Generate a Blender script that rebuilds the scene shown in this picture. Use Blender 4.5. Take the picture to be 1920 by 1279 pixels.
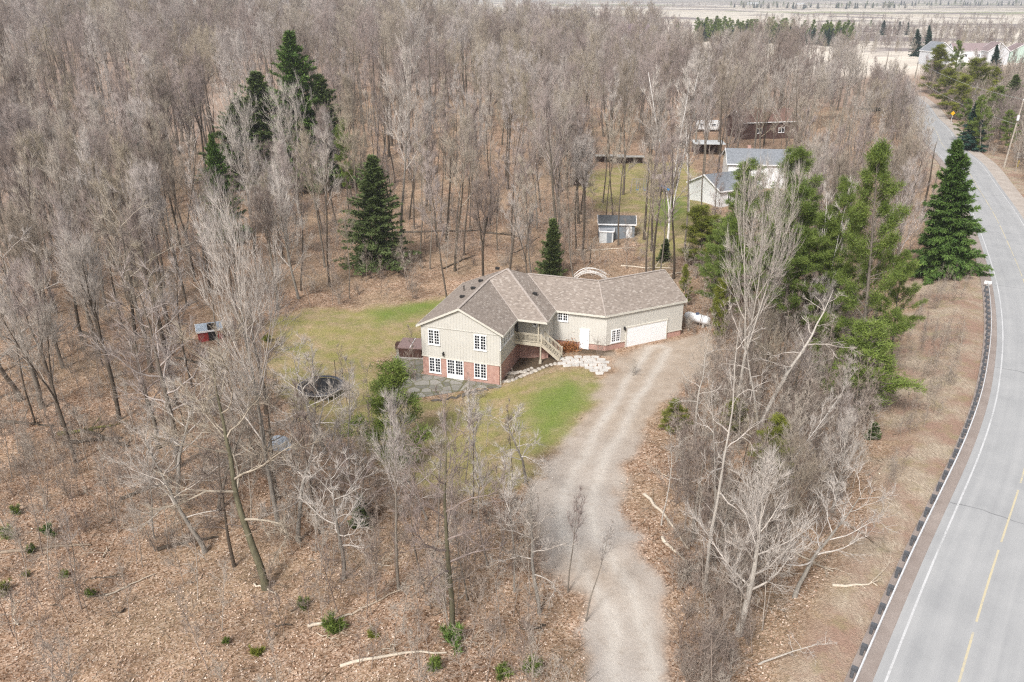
import bpy, math, random
import numpy as np
from mathutils import Matrix
from math import radians, sin, cos, pi
SC = bpy.context.scene
for o in list(bpy.data.objects): bpy.data.objects.remove(o)
COL = SC.collection
# ------------------------------------------------------------------ camera
H = 33.0; F = 1500.0; PITCH = math.atan(651.5 / 1500.0)
cam = bpy.data.cameras.new('camera'); camo = bpy.data.objects.new('camera', cam); COL.objects.link(camo)
cam.sensor_width = 36; cam.lens = 36 * F / 1920; cam.clip_start = 0.5; cam.clip_end = 12000
camo.location = (0, 0, H); camo.rotation_euler = (pi / 2 - PITCH, 0, 0)
SC.camera = camo
# ------------------------------------------------------------------ world, sun, exposure
SUN_EL, SUN_AZ = radians(46), radians(208)      # azimuth clockwise from +Y: light from the left, behind the camera
w = bpy.data.worlds.new('World'); SC.world = w; w.use_nodes = True
nt = w.node_tree; nt.nodes.clear()
sky = nt.nodes.new('ShaderNodeTexSky'); sky.sky_type = 'NISHITA'; sky.sun_disc = False
sky.sun_elevation = SUN_EL; sky.sun_rotation = SUN_AZ; sky.air_density = 1.0; sky.dust_density = 4.0; sky.ozone_density = 1.0
hs = nt.nodes.new('ShaderNodeHueSaturation'); hs.inputs['Saturation'].default_value = 0.35
bg = nt.nodes.new('ShaderNodeBackground'); bg.inputs['Strength'].default_value = 0.07
wo = nt.nodes.new('ShaderNodeOutputWorld')
nt.links.new(sky.outputs[0], hs.inputs['Color']); nt.links.new(hs.outputs[0], bg.inputs[0]); nt.links.new(bg.outputs[0], wo.inputs[0])
sl = bpy.data.lights.new('sun', 'SUN'); sl.energy = 1.5; sl.angle = radians(11); sl.color = (1, .975, .95)
so = bpy.data.objects.new('sun', sl); COL.objects.link(so)
so.rotation_euler = (pi / 2 - SUN_EL, 0, pi - SUN_AZ)
SC.view_settings.view_transform = 'Standard'; SC.view_settings.look = 'None'
SC.view_settings.exposure = 1.25; SC.view_settings.gamma = 1
SC.cycles.max_bounces = 5; SC.cycles.diffuse_bounces = 3; SC.cycles.glossy_bounces = 2; SC.cycles.transparent_max_bounces = 6
SC.cycles.use_denoising = False; SC.cycles.filter_width = 1.25; SC.cycles.sample_clamp_indirect = 4; SC.cycles.volume_bounces = 0; SC.cycles.use_adaptive_sampling = True; SC.cycles.adaptive_threshold = 0.012
RNG = np.random.default_rng(7); random.seed(7)

# ------------------------------------------------------------------ helpers
def S(a, b, x):
    t = np.clip((x - a) / (b - a), 0, 1); return t * t * (3 - 2 * t)
FW = np.array([0, cos(PITCH), -sin(PITCH)]); UPV = np.array([0, sin(PITCH), cos(PITCH)])
def un(px, py, z=0.0):                      # photo pixel -> ground point at height z
    d = FW + np.array([1., 0, 0]) * (px - 960) / F - UPV * (py - 639.5) / F
    t = (z - H) / d[2]; return np.array([0, 0, H]) + d * t
def pr(x, y, z):                            # world -> photo pixel
    vx, vy, vz = x, y, z - H
    wv = vy * FW[1] + vz * FW[2]
    return 960 + F * vx / wv, 639.5 - F * (vy * UPV[1] + vz * UPV[2]) / wv

def tag(o, label=None, cat=None, group=None, kind=None):
    if label: o['label'] = label
    if cat: o['category'] = cat
    if group: o['group'] = group
    if kind: o['kind'] = kind
    return o
def empty(name, loc, rz=0, label=None, cat=None, group=None):
    o = bpy.data.objects.new(name, None); COL.objects.link(o); o.location = tuple(loc); o.rotation_euler = (0, 0, rz)
    o.empty_display_size = .3
    return tag(o, label, cat, group)
def link(name, me, parent=None, loc=None, rot=None):
    o = bpy.data.objects.new(name, me); COL.objects.link(o); o.parent = parent
    if loc is not None: o.location = tuple(loc)
    if rot is not None: o.rotation_euler = rot
    return o

def raw_mesh(name, V, quads=None, tris=None, mat=None, smooth=False):
    me = bpy.data.meshes.new(name)
    V = np.asarray(V, dtype=np.float32)
    q = np.asarray(quads, dtype=np.int32).reshape(-1, 4) if quads is not None and len(quads) else np.zeros((0, 4), np.int32)
    t = np.asarray(tris, dtype=np.int32).reshape(-1, 3) if tris is not None and len(tris) else np.zeros((0, 3), np.int32)
    me.vertices.add(len(V)); me.vertices.foreach_set('co', V.ravel())
    nl = q.size + t.size; me.loops.add(nl)
    me.loops.foreach_set('vertex_index', np.concatenate([q.ravel(), t.ravel()]))
    npoly = len(q) + len(t); me.polygons.add(npoly)
    ls = np.concatenate([np.arange(len(q)) * 4, q.size + np.arange(len(t)) * 3]).astype(np.int32)
    me.polygons.foreach_set('loop_start', ls)
    me.polygons.foreach_set('loop_total', np.concatenate([np.full(len(q), 4), np.full(len(t), 3)]).astype(np.int32))
    if smooth: me.polygons.foreach_set('use_smooth', np.ones(npoly, bool))
    me.update(calc_edges=True)
    if mat: me.materials.append(mat)
    return me

class MB:
    """collects polygons (any size) with UVs in metres and builds ONE mesh"""
    def __init__(s): s.v = []; s.f = []; s.uv = []
    def poly(s, pts, uvs=None):
        b = len(s.v); s.v += [tuple(map(float, p)) for p in pts]; s.f.append(tuple(range(b, b + len(pts))))
        if uvs is None:
            P = [np.array(p, float) for p in pts]
            n = np.zeros(3)
            for i in range(len(P)): n += np.cross(P[i], P[(i + 1) % len(P)])
            n /= (np.linalg.norm(n) + 1e-9)
            a = np.cross([0, 0, 1], n)
            if np.linalg.norm(a) < 1e-3: a = np.array([1., 0, 0])
            a /= np.linalg.norm(a); c = np.cross(n, a)
            uvs = [(p @ a, p @ c) for p in P]
        s.uv += [tuple(u) for u in uvs]
        return s
    def prism(s, poly2, z0, z1, top=None):
        n = len(poly2); A = 0
        for i in range(n):
            A += poly2[i][0] * poly2[(i + 1) % n][1] - poly2[(i + 1) % n][0] * poly2[i][1]
        if A < 0: poly2 = poly2[::-1]
        zt = [z1] * n if top is None else top
        for i in range(n):
            a, b = poly2[i], poly2[(i + 1) % n]; j = (i + 1) % n
            s.poly([(a[0], a[1], z0), (b[0], b[1], z0), (b[0], b[1], zt[j]), (a[0], a[1], zt[i])])
        s.poly([(p[0], p[1], zt[i]) for i, p in enumerate(poly2)])
        s.poly([(p[0], p[1], z0) for p in reversed(poly2)])
        return s
    def box(s, c, d, rz=0, ux=None):
        """c centre, d full dims, rotated about z"""
        x, y, z = c; a, b, h = d[0] / 2, d[1] / 2, d[2] / 2; cr, sr = cos(rz), sin(rz)
        return s.prism([(x + i * cr - j * sr, y + i * sr + j * cr) for i, j in ((-a, -b), (a, -b), (a, b), (-a, b))], z - h, z + h)
    def bar(s, p, q, w, h=None):
        """square bar between two points"""
        h = h or w; p = np.array(p, float); q = np.array(q, float); t = q - p; L = np.linalg.norm(t); t /= L
        a = np.cross(t, [0, 0, 1]); 
        if np.linalg.norm(a) < 1e-3: a = np.array([1., 0, 0])
        a /= np.linalg.norm(a); b = np.cross(a, t)
        R = [(-w / 2, -h / 2), (w / 2, -h / 2), (w / 2, h / 2), (-w / 2, h / 2)]
        A = [p + a * i + b * j for i, j in R]; B = [q + a * i + b * j for i, j in R]
        for i in range(4):
            j = (i + 1) % 4; s.poly([A[i], A[j], B[j], B[i]][::-1])
        s.poly(A); s.poly(B[::-1]); return s
    def cyl(s, p, q, r0, r1=None, n=12, cap=True):
        r1 = r0 if r1 is None else r1
        p = np.array(p, float); q = np.array(q, float); t = q - p; t /= np.linalg.norm(t)
        a = np.cross(t, [0, 0, 1])
        if np.linalg.norm(a) < 1e-3: a = np.array([1., 0, 0])
        a /= np.linalg.norm(a); b = np.cross(a, t)
        an = [2 * pi * i / n for i in range(n)]
        A = [p + (a * cos(k) + b * sin(k)) * r0 for k in an]; B = [q + (a * cos(k) + b * sin(k)) * r1 for k in an]
        for i in range(n):
            j = (i + 1) % n; s.poly([A[i], B[i], B[j], A[j]])
        if cap: s.poly(A); s.poly(B[::-1])
        return s
    def rings(s, R):
        """loft a list of closed rings with equal counts, capped"""
        n = len(R[0])
        for k in range(len(R) - 1):
            for i in range(n):
                j = (i + 1) % n; s.poly([R[k][i], R[k][j], R[k + 1][j], R[k + 1][i]])
        s.poly(R[0][::-1]); s.poly(R[-1]); return s
    def build(s, name, mat, parent=None, loc=None, rz=0, smooth=False, bevel=0):
        me = bpy.data.meshes.new(name); me.from_pydata(s.v, [], s.f)
        uvl = me.uv_layers.new(name='UVMap'); uvl.data.foreach_set('uv', np.array(s.uv, np.float32).ravel())
        if mat: me.materials.append(mat)
        if smooth: me.polygons.foreach_set('use_smooth', [True] * len(me.polygons))
        o = link(name, me, parent, loc, (0, 0, rz))
        return o

# ------------------------------------------------------------------ materials
def new_mat(name, rough=.85, spec=.3):
    m = bpy.data.materials.new(name); m.use_nodes = True; n = m.node_tree
    b = n.nodes['Principled BSDF']; b.inputs['Roughness'].default_value = rough; b.inputs['Specular IOR Level'].default_value = spec
    return m, n, b
def N(n, t, **kw):
    x = n.nodes.new(t)
    for k, v in kw.items(): setattr(x, k, v)
    return x
def ramp(n, src, stops, interp='LINEAR'):
    r = N(n, 'ShaderNodeValToRGB'); r.color_ramp.interpolation = interp
    while len(r.color_ramp.elements) < len(stops): r.color_ramp.elements.new(.5)
    for e, (p, c) in zip(r.color_ramp.elements, stops):
        e.position = p; e.color = (*c, 1) if len(c) == 3 else c
    if src is not None: n.links.new(src, r.inputs[0])
    return r.outputs[0]
def noise(n, vec, scale, detail=4, rough=.6, dist=0):
    x = N(n, 'ShaderNodeTexNoise'); x.inputs['Scale'].default_value = scale; x.inputs['Detail'].default_value = detail
    x.inputs['Roughness'].default_value = rough; x.inputs['Distortion'].default_value = dist
    if vec is not None: n.links.new(vec, x.inputs['Vector'])
    return x.outputs[0]
def mixc(n, fac, a, b, mode='MIX'):
    x = N(n, 'ShaderNodeMix', data_type='RGBA', blend_type=mode)
    for s_, v in ((x.inputs[0], fac), (x.inputs[6], a), (x.inputs[7], b)):
        if isinstance(v, (int, float)): s_.default_value = v
        elif isinstance(v, tuple): s_.default_value = (*v, 1)
        else: n.links.new(v, s_)
    return x.outputs[2]
def mth(n, op, a, b=None, clamp=False):
    x = N(n, 'ShaderNodeMath', operation=op); x.use_clamp = clamp
    for s_, v in ((x.inputs[0], a), (x.inputs[1], b)):
        if v is None: continue
        if isinstance(v, (int, float)): s_.default_value = v
        else: n.links.new(v, s_)
    return x.outputs[0]
def bump(n, b, h, dist=.02, strength=.5):
    x = N(n, 'ShaderNodeBump'); x.inputs['Distance'].default_value = dist; x.inputs['Strength'].default_value = strength
    n.links.new(h, x.inputs['Height']); n.links.new(x.outputs[0], b.inputs['Normal'])
def simple(name, c, rough=.8, var=.12, scale=3, spec=.3, metal=0):
    m, n, b = new_mat(name, rough, spec); b.inputs['Metallic'].default_value = metal
    tc = N(n, 'ShaderNodeTexCoord'); f = noise(n, tc.outputs['Object'], scale, 5)
    lo = tuple(x * (1 - var * 2) for x in c); hi = tuple(min(1, x * (1 + var * 2)) for x in c)
    n.links.new(ramp(n, f, [(.25, lo), (.75, hi)]), b.inputs['Base Color']); return m
def wood_mat(name, stops, rough=.9, scale=2.5, zs=.25, bumpd=.03):
    """bark: per-object colour, vertical streaks"""
    m, n, b = new_mat(name, rough, .15)
    oi = N(n, 'ShaderNodeObjectInfo'); tc = N(n, 'ShaderNodeTexCoord')
    mp = N(n, 'ShaderNodeMapping'); mp.inputs['Scale'].default_value = (1, 1, zs); n.links.new(tc.outputs['Object'], mp.inputs[0])
    base = ramp(n, oi.outputs['Random'], stops)
    f = noise(n, mp.outputs[0], scale * 3, 5, .7)
    k = ramp(n, f, [(.3, (.6, .6, .6)), (.7, (1.25, 1.25, 1.25))])
    n.links.new(mixc(n, 1.0, base, k, 'MULTIPLY'), b.inputs['Base Color']); bump(n, b, f, bumpd, .6)
    return m
def leafy(name, lo, hi, tip=None):
    m, n, b = new_mat(name, .6, .25)
    tc = N(n, 'ShaderNodeTexCoord'); oi = N(n, 'ShaderNodeObjectInfo')
    f = noise(n, tc.outputs['Object'], .9, 3); g = noise(n, tc.outputs['Object'], 9, 2)
    s_ = mth(n, 'ADD', mth(n, 'MULTIPLY', f, .5), mth(n, 'MULTIPLY', g, .5))
    s_ = mth(n, 'ADD', s_, mth(n, 'MULTIPLY', mth(n, 'SUBTRACT', oi.outputs['Random'], .5), .12))
    n.links.new(ramp(n, s_, [(.32, lo), (.52, tuple((a + c) / 2 for a, c in zip(lo, hi))), (.68, hi)]), b.inputs['Base Color'])
    return m
BARK = wood_mat('bark', [(0, (.075, .06, .045)), (.4, (.13, .105, .082)), (.8, (.24, .21, .175)), (1, (.09, .074, .055))])
TWIG = wood_mat('twigs', [(0, (.19, .15, .125)), (.3, (.32, .26, .235)), (.55, (.44, .395, .36)), (.8, (.36, .305, .23)), (1, (.22, .18, .15))], scale=1, zs=1)
PALEBARK = wood_mat('pale_bark', [(0, (.42, .38, .33)), (1, (.5, .46, .41))])
PALETWIG = wood_mat('pale_twigs', [(0, (.46, .41, .36)), (1, (.56, .51, .46))], scale=1, zs=1)
BIRCH = wood_mat('birch_bark', [(0, (.68, .64, .60)), (1, (.74, .71, .67))])
BRUSH = wood_mat('brush_stems', [(0, (.25, .195, .165)), (.5, (.36, .30, .25)), (1, (.45, .40, .34))], scale=1, zs=1)
PINE = leafy('pine_needles', (.055, .09, .016), (.235, .30, .065))
PINEGOLD = leafy('golden_pine_needles', (.10, .12, .015), (.27, .28, .05))
SPRUCE = leafy('spruce_needles', (.04, .09, .02), (.19, .28, .065))
HEMLOCK = leafy('hemlock_needles', (.06, .09, .03), (.20, .25, .09))
BLUESPR = leafy('blue_spruce_needles', (.012, .045, .035), (.05, .11, .08))
WHITEP = simple('white_paint', (.86, .86, .86), .5, .02)
SHINYW = simple('white_metal', (.76, .77, .78), .35, .03)
def siding_mat():
    m, n, b = new_mat('beige_siding', .75)
    tc = N(n, 'ShaderNodeTexCoord'); f = noise(n, tc.outputs['Object'], .8, 4); g = noise(n, tc.outputs['UV'], 14, 3)
    c = ramp(n, f, [(.3, (.565, .54, .485)), (.7, (.61, .59, .54))])
    n.links.new(mixc(n, .08, c, g, 'MULTIPLY'), b.inputs['Base Color']); return m
SIDING = siding_mat()
TRIM = simple('cream_trim', (.62, .59, .52), .6, .04)
DECKW = simple('beige_stained_wood', (.47, .42, .33), .8, .1, 8)
def brick_mat():
    m, n, b = new_mat('red_brick', .9)
    tc = N(n, 'ShaderNodeTexCoord'); br = N(n, 'ShaderNodeTexBrick'); n.links.new(tc.outputs['UV'], br.inputs[0])
    br.inputs['Color1'].default_value = (.40, .20, .155, 1); br.inputs['Color2'].default_value = (.52, .31, .25, 1); br.inputs['Mortar'].default_value = (.42, .36, .31, 1)
    br.inputs['Scale'].default_value = 1; br.inputs['Brick Width'].default_value = .22; br.inputs['Row Height'].default_value = .075; br.inputs['Mortar Size'].default_value = .008
    f = noise(n, tc.outputs['Object'], 2.2, 4)
    n.links.new(mixc(n, .45, br.outputs[0], ramp(n, f, [(.3, (.33, .15, .12)), (.7, (.58, .38, .32))])), b.inputs['Base Color'])
    bump(n, b, br.outputs['Fac'], .01, -.4); return m
BRICK = brick_mat()
def shingle_mat(name, c1, c2, light, seam, lightamt=.62):
    m, n, b = new_mat(name, .92, .15)
    tc = N(n, 'ShaderNodeTexCoord'); uv = tc.outputs['UV']
    br = N(n, 'ShaderNodeTexBrick'); n.links.new(uv, br.inputs[0]); br.offset = .5; br.squash = 1
    br.inputs['Color1'].default_value = (*c1, 1); br.inputs['Color2'].default_value = (*c2, 1); br.inputs['Mortar'].default_value = (*seam, 1)
    br.inputs['Scale'].default_value = 1; br.inputs['Brick Width'].default_value = .26; br.inputs['Row Height'].default_value = .145; br.inputs['Mortar Size'].default_value = .012
    br.inputs['Mortar Smooth'].default_value = .3; br.inputs['Bias'].default_value = 0
    # scattered light tabs: a cell id per tab (white noise of the floored uv)
    sx = N(n, 'ShaderNodeSeparateXYZ'); n.links.new(uv, sx.inputs[0])
    row = mth(n, 'FLOOR', mth(n, 'DIVIDE', sx.outputs[1], .145))
    colx = mth(n, 'FLOOR', mth(n, 'ADD', mth(n, 'DIVIDE', sx.outputs[0], .24), mth(n, 'MULTIPLY', row, .37)))
    cx = N(n, 'ShaderNodeCombineXYZ'); n.links.new(colx, cx.inputs[0]); n.links.new(row, cx.inputs[1])
    wn = N(n, 'ShaderNodeTexWhiteNoise', noise_dimensions='2D'); n.links.new(cx.outputs[0], wn.inputs['Vector'])
    f = noise(n, uv, .7, 3)
    base = mixc(n, .35, br.outputs[0], ramp(n, f, [(.3, c1), (.7, c2)]))
    base = mixc(n, mth(n, 'MULTIPLY', mth(n, 'GREATER_THAN', wn.outputs['Value'], .90), lightamt), base, light)
    base = mixc(n, mth(n, 'MULTIPLY', mth(n, 'LESS_THAN', wn.outputs['Value'], .22), .45), base, seam)
    n.links.new(base, b.inputs['Base Color']); bump(n, b, br.outputs['Fac'], .012, -.5); return m
ROOF = shingle_mat('mauve_brown_shingles', (.255, .212, .178), (.33, .28, .242), (.50, .45, .40), (.17, .14, .12), .38)
ROOFG = shingle_mat('grey_shingles', (.20, .215, .235), (.27, .285, .305), (.35, .36, .38), (.13, .14, .15), .3)
ROOFB = shingle_mat('brown_shingles', (.17, .10, .08), (.24, .15, .12), (.3, .2, .17), (.09, .06, .05), .3)
CAPM = simple('ridge_cap', (.40, .345, .305), .9, .1, 4)
GLASS = simple('dark_window_glass', (.018, .022, .03), .12, .3, 1.5, .6)
DARKM = simple('dark_metal', (.03, .028, .027), .5, .2)
BLACKR = simple('black_rubber', (.02, .02, .022), .7, .2)
CONC = simple('weathered_concrete', (.36, .34, .31), .9, .15, 2)
GALV = simple('galvanised_steel', (.68, .69, .70), .5, .06, 2, .5, 0)
POSTM = simple('dark_treated_timber', (.095, .10, .11), .85, .3, 5)
POLEM = wood_mat('weathered_pole', [(0, (.40, .35, .29)), (1, (.42, .37, .31))])
LOGM = wood_mat('fallen_wood', [(0, (.20, .15, .11)), (.5, (.36, .29, .22)), (1, (.5, .42, .33))])

def asphalt_mat():
    m, n, b = new_mat('pale_worn_asphalt', .85, .3)
    tc = N(n, 'ShaderNodeTexCoord'); uv = tc.outputs['UV']; sx = N(n, 'ShaderNodeSeparateXYZ'); n.links.new(uv, sx.inputs[0])
    f = noise(n, uv, .35, 5, .6); fine = noise(n, uv, 30, 2)
    mp = N(n, 'ShaderNodeMapping'); mp.inputs['Scale'].default_value = (1.1, .02, 1); n.links.new(uv, mp.inputs[0])
    streak = noise(n, mp.outputs[0], 1.6, 4, .5)
    v = mth(n, 'ADD', mth(n, 'MULTIPLY', f, .5), mth(n, 'MULTIPLY', streak, .5))
    c = ramp(n, v, [(.34, (.31, .312, .314)), (.5, (.36, .361, .36)), (.66, (.405, .404, .40))])
    c = mixc(n, .25, c, fine, 'OVERLAY'); 
    # transverse cracks sealed with tar
    wv = noise(n, uv, .25, 2); cr = mth(n, 'ABSOLUTE', mth(n, 'SUBTRACT', mth(n, 'FRACT', mth(n, 'DIVIDE', mth(n, 'ADD', sx.outputs[1], mth(n, 'MULTIPLY', wv, 1.6)), 27.)), .5))
    c = mixc(n, mth(n, 'MULTIPLY', mth(n, 'LESS_THAN', cr, .0016), .6), c, (.12, .12, .125))
    n.links.new(c, b.inputs['Base Color']); bump(n, b, fine, .004, .3); return m
ASPH = asphalt_mat()
def gravel_mat(name, a, c, s=14):
    m, n, b = new_mat(name, .95, .1)
    tc = N(n, 'ShaderNodeTexCoord'); P = tc.outputs['Object']
    f = noise(n, P, .5, 4); g = noise(n, P, s, 4, .8)
    v = mth(n, 'ADD', mth(n, 'MULTIPLY', f, .5), mth(n, 'MULTIPLY', g, .5))
    n.links.new(ramp(n, v, [(.35, a), (.65, c)]), b.inputs['Base Color']); bump(n, b, g, .03, .5); return m
SHOULD = gravel_mat('brown_shoulder', (.25, .205, .18), (.36, .31, .28))
GRAVELS = gravel_mat('pale_gravel_shoulder', (.34, .29, .25), (.50, .45, .40), 8)
def paint_mat(name, c):
    m, n, b = new_mat(name, .7, .3)
    tc = N(n, 'ShaderNodeTexCoord'); f = noise(n, tc.outputs['Object'], 5, 6, .75); g = noise(n, tc.outputs['Object'], .25, 3)
    v = mth(n, 'ADD', mth(n, 'MULTIPLY', f, .6), mth(n, 'MULTIPLY', g, .4))
    n.links.new(ramp(n, v, [(.36, (.36, .36, .355)), (.54, c)]), b.inputs['Base Color']); return m
WPAINT = paint_mat('worn_white_paint', (.58, .58, .58)); YPAINT = paint_mat('worn_yellow_paint', (.56, .49, .33))

# ------------------------------------------------------------------ layout frame of the house
TH = radians(-17.5); HO = np.array([-.84, 68.46])
UX = np.array([cos(TH), sin(TH)]); VX = np.array([-sin(TH), cos(TH)])
def hw(u, v): return HO + UX * u + VX * v
# ------------------------------------------------------------------ road centre line
RC = np.array([(-6, -9), (1, 0.5), (8, 10), (16, 21.2), (23.1, 30.9), (28.6, 38.3), (33.5, 44.7), (38.3, 51.0), (43, 57.6), (47.3, 64.2), (54.2, 75.9), (62, 91),
               (70, 108.6), (78, 127.2), (86.3, 148), (94.7, 169.2), (101.4, 191.3), (109.9, 212.2), (118.8, 238), (128, 262), (137, 290)], float)
def catmull(P, step=1.0):
    out = []
    for i in range(len(P) - 1):
        p0 = P[max(i - 1, 0)]; p1 = P[i]; p2 = P[i + 1]; p3 = P[min(i + 2, len(P) - 1)]
        n = max(2, int(np.linalg.norm(p2 - p1) / step))
        for k in range(n):
            t = k / n
            out.append(.5 * ((2 * p1) + (-p0 + p2) * t + (2 * p0 - 5 * p1 + 4 * p2 - p3) * t * t + (-p0 + 3 * p1 - 3 * p2 + p3) * t ** 3))
    out.append(P[-1]); return np.array(out)
RP = catmull(RC)
for _ in range(6): RP[1:-1] = (RP[:-2] + 2 * RP[1:-1] + RP[2:]) / 4
RT = np.gradient(RP, axis=0); RT /= np.linalg.norm(RT, axis=1)[:, None]; RN = np.stack([RT[:, 1], -RT[:, 0]], 1)   # right normal
RS = np.concatenate([[0], np.cumsum(np.linalg.norm(np.diff(RP, axis=0), axis=1))])
def road_sd(x, y):
    """signed offset from the centre line, + on the right (rough, nearest sample)"""
    x = np.atleast_1d(x).astype(float); y = np.atleast_1d(y).astype(float); out = np.empty(len(x))
    Q = RP[::2]; NQ = RN[::2]
    for i in range(0, len(x), 20000):
        dx = x[i:i + 20000, None] - Q[:, 0]; dy = y[i:i + 20000, None] - Q[:, 1]
        j = np.argmin(dx * dx + dy * dy, 1); k = np.arange(len(j))
        s_ = dx[k, j] * NQ[j, 0] + dy[k, j] * NQ[j, 1]; d = np.sqrt(dx[k, j] ** 2 + dy[k, j] ** 2)
        out[i:i + 20000] = np.where(np.abs(s_) < 12, s_, np.sign(s_) * d)
    return out
ROADZ = .4
def vnoise(x, y, s, seed=0):
    """smooth value noise in [-1,1]"""
    r = np.random.default_rng(seed); G = r.uniform(-1, 1, (256, 256))
    X = x / s + 1000; Y = y / s + 1000; i = np.floor(X).astype(int); j = np.floor(Y).astype(int); a = X - i; b = Y - j
    a = a * a * (3 - 2 * a); b = b * b * (3 - 2 * b); i0 = i % 256; j0 = j % 256; i1 = (i + 1) % 256; j1 = (j + 1) % 256
    return (G[i0, j0] * (1 - a) + G[i1, j0] * a) * (1 - b) + (G[i0, j1] * (1 - a) + G[i1, j1] * a) * b
def hz(x, y, sd=None):
    x = np.atleast_1d(np.asarray(x, float)); y = np.atleast_1d(np.asarray(y, float))
    dx = x - HO[0]; dy = y - HO[1]; u = dx * UX[0] + dy * UX[1]; v = dx * VX[0] + dy * VX[1]
    low = -1.4 * (1 - S(-.5, 6.0, u)) * (1 - .7 * S(15, 40, v))
    z = low
    left = S(.15, -.25, x / np.maximum(y, 30.))
    z = z + 9 * S(95, 330, y) * left - 4 * S(-14, -55, x) * S(75, 20, y) * .5
    z = z + 5 * S(330, 520, y) * S(.45, .15, x / np.maximum(y, 30.)) 
    away = S(4, 14, np.maximum(np.abs(u - 1) - 10, np.abs(v - 7) - 8))
    z = z + away * (.28 * vnoise(x, y, 7, 1) + .12 * vnoise(x, y, 2.5, 2)) + S(60, 140, y) * .8 * vnoise(x, y, 30, 3)
    if sd is None: sd = road_sd(x, y)
    # ditch and embankment on the left, bank on the right
    L = -sd - 5.2
    dit = np.where(sd < 0, -.9 * S(0, 5, L) * S(14, 7, L), 0)
    k = np.where(sd < 0, S(7.5, 0, L), S(14, 6.5, sd))
    z = np.where(np.abs(sd) < 22, (z + dit) * (1 - k) + (ROADZ - .03) * k, z)
    z = np.where((sd > 7), z + 1.0 * S(8, 16, sd), z)
    z = np.where((sd > -5.3) & (sd < 7.0), ROADZ - .10, z)
    z = z - 6 * S(420, 900, y)
    return z
def gz(x, y): return float(hz(x, y)[0])
def G(px, py):
    """photo pixel -> point on the terrain"""
    z = 0
    for _ in range(12):
        p = un(px, py, z); z = .5 * z + .5 * gz(p[0], p[1])
    p = un(px, py, z); return np.array([p[0], p[1], gz(p[0], p[1])])

# ------------------------------------------------------------------ ground regions (polygons in plan)
def reg(pts): return np.array([G(*p)[:2] for p in pts])
R_LAWN = [reg([(903, 738), (958, 716), (1000, 702), (1060, 690), (1100, 697), (1131, 714), (1120, 745), (1085, 790), (1050, 830), (1012, 872), (965, 915), (900, 935), (820, 925), (740, 900), (690, 850), (760, 790), (800, 760)]),
          reg([(846, 556), (812, 590), (790, 620), (780, 660), (700, 672), (700, 700), (780, 755), (800, 790), (690, 850), (620, 800), (560, 780), (520, 720), (500, 650), (520, 600), (600, 578), (680, 580), (760, 566), (820, 560)]),
          reg([(1100, 322), (1190, 302), (1300, 305), (1330, 380), (1330, 440), (1290, 470), (1240, 505), (1205, 480), (1192, 400), (1120, 392), (1090, 352)])]
R_LUSH = [reg([(690, 590), (750, 572), (830, 566), (822, 578), (760, 590), (700, 604)]), reg([(1005, 745), (1060, 715), (1115, 720), (1110, 745), (1060, 800), (1020, 835), (1000, 800)]),
          reg([(1215, 375), (1280, 370), (1285, 410), (1240, 425)])]
R_DRIVE = [reg([(1133, 714), (1150, 692), (1140, 668), (1170, 662), (1262, 640), (1330, 622), (1345, 660), (1330, 700), (1270, 735), (1205, 790), (1190, 850), (1163, 885), (1163, 960), (1200, 1040), (1240, 1100), (1262, 1180), (1268, 1400),
                (1105, 1400), (1108, 1200), (1090, 1130), (1040, 1060), (988, 1000), (978, 940), (1014, 880), (1062, 822), (1100, 768)])]
R_VERGE = [reg([(1852, 470), (1790, 520), (1700, 520), (1722, 600), (1640, 700), (1665, 850), (1640, 950), (1620, 1100), (1540, 1300), (1500, 1500), (1640, 1500), (1700, 1100), (1760, 940), (1840, 740), (1856, 600)])]
R_SOIL = [reg([(938, 716), (985, 704), (1046, 684), (1060, 672), (1045, 655), (990, 640), (940, 680)]), reg([(1085, 664), (1150, 668), (1152, 655), (1086, 650)])]
R_FIELD = []
def inside_sd(P, x, y):
    """signed distance to polygon, + inside"""
    n = len(P); d = np.full(len(x), 1e9); ins = np.zeros(len(x), bool)
    for i in range(n):
        a = P[i]; b = P[(i + 1) % n]; e = b - a; L2 = e @ e + 1e-9
        t = np.clip(((x - a[0]) * e[0] + (y - a[1]) * e[1]) / L2, 0, 1)
        d = np.minimum(d, np.hypot(x - a[0] - t * e[0], y - a[1] - t * e[1]))
        c = ((a[1] > y) != (b[1] > y)) & (x < (b[0] - a[0]) * (y - a[1]) / (b[1] - a[1] + 1e-12) + a[0])
        ins ^= c
    return np.where(ins, d, -d)
def mask(regs, x, y, soft=1.0, nz=.8, seed=11):
    m = np.full(len(x), -1e9)
    for P in regs: m = np.maximum(m, inside_sd(P, x, y))
    m = m + nz * (.6 * vnoise(x, y, 2.3, seed) + .4 * vnoise(x, y, .9, seed + 1))
    return S(-soft, soft, m)

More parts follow.
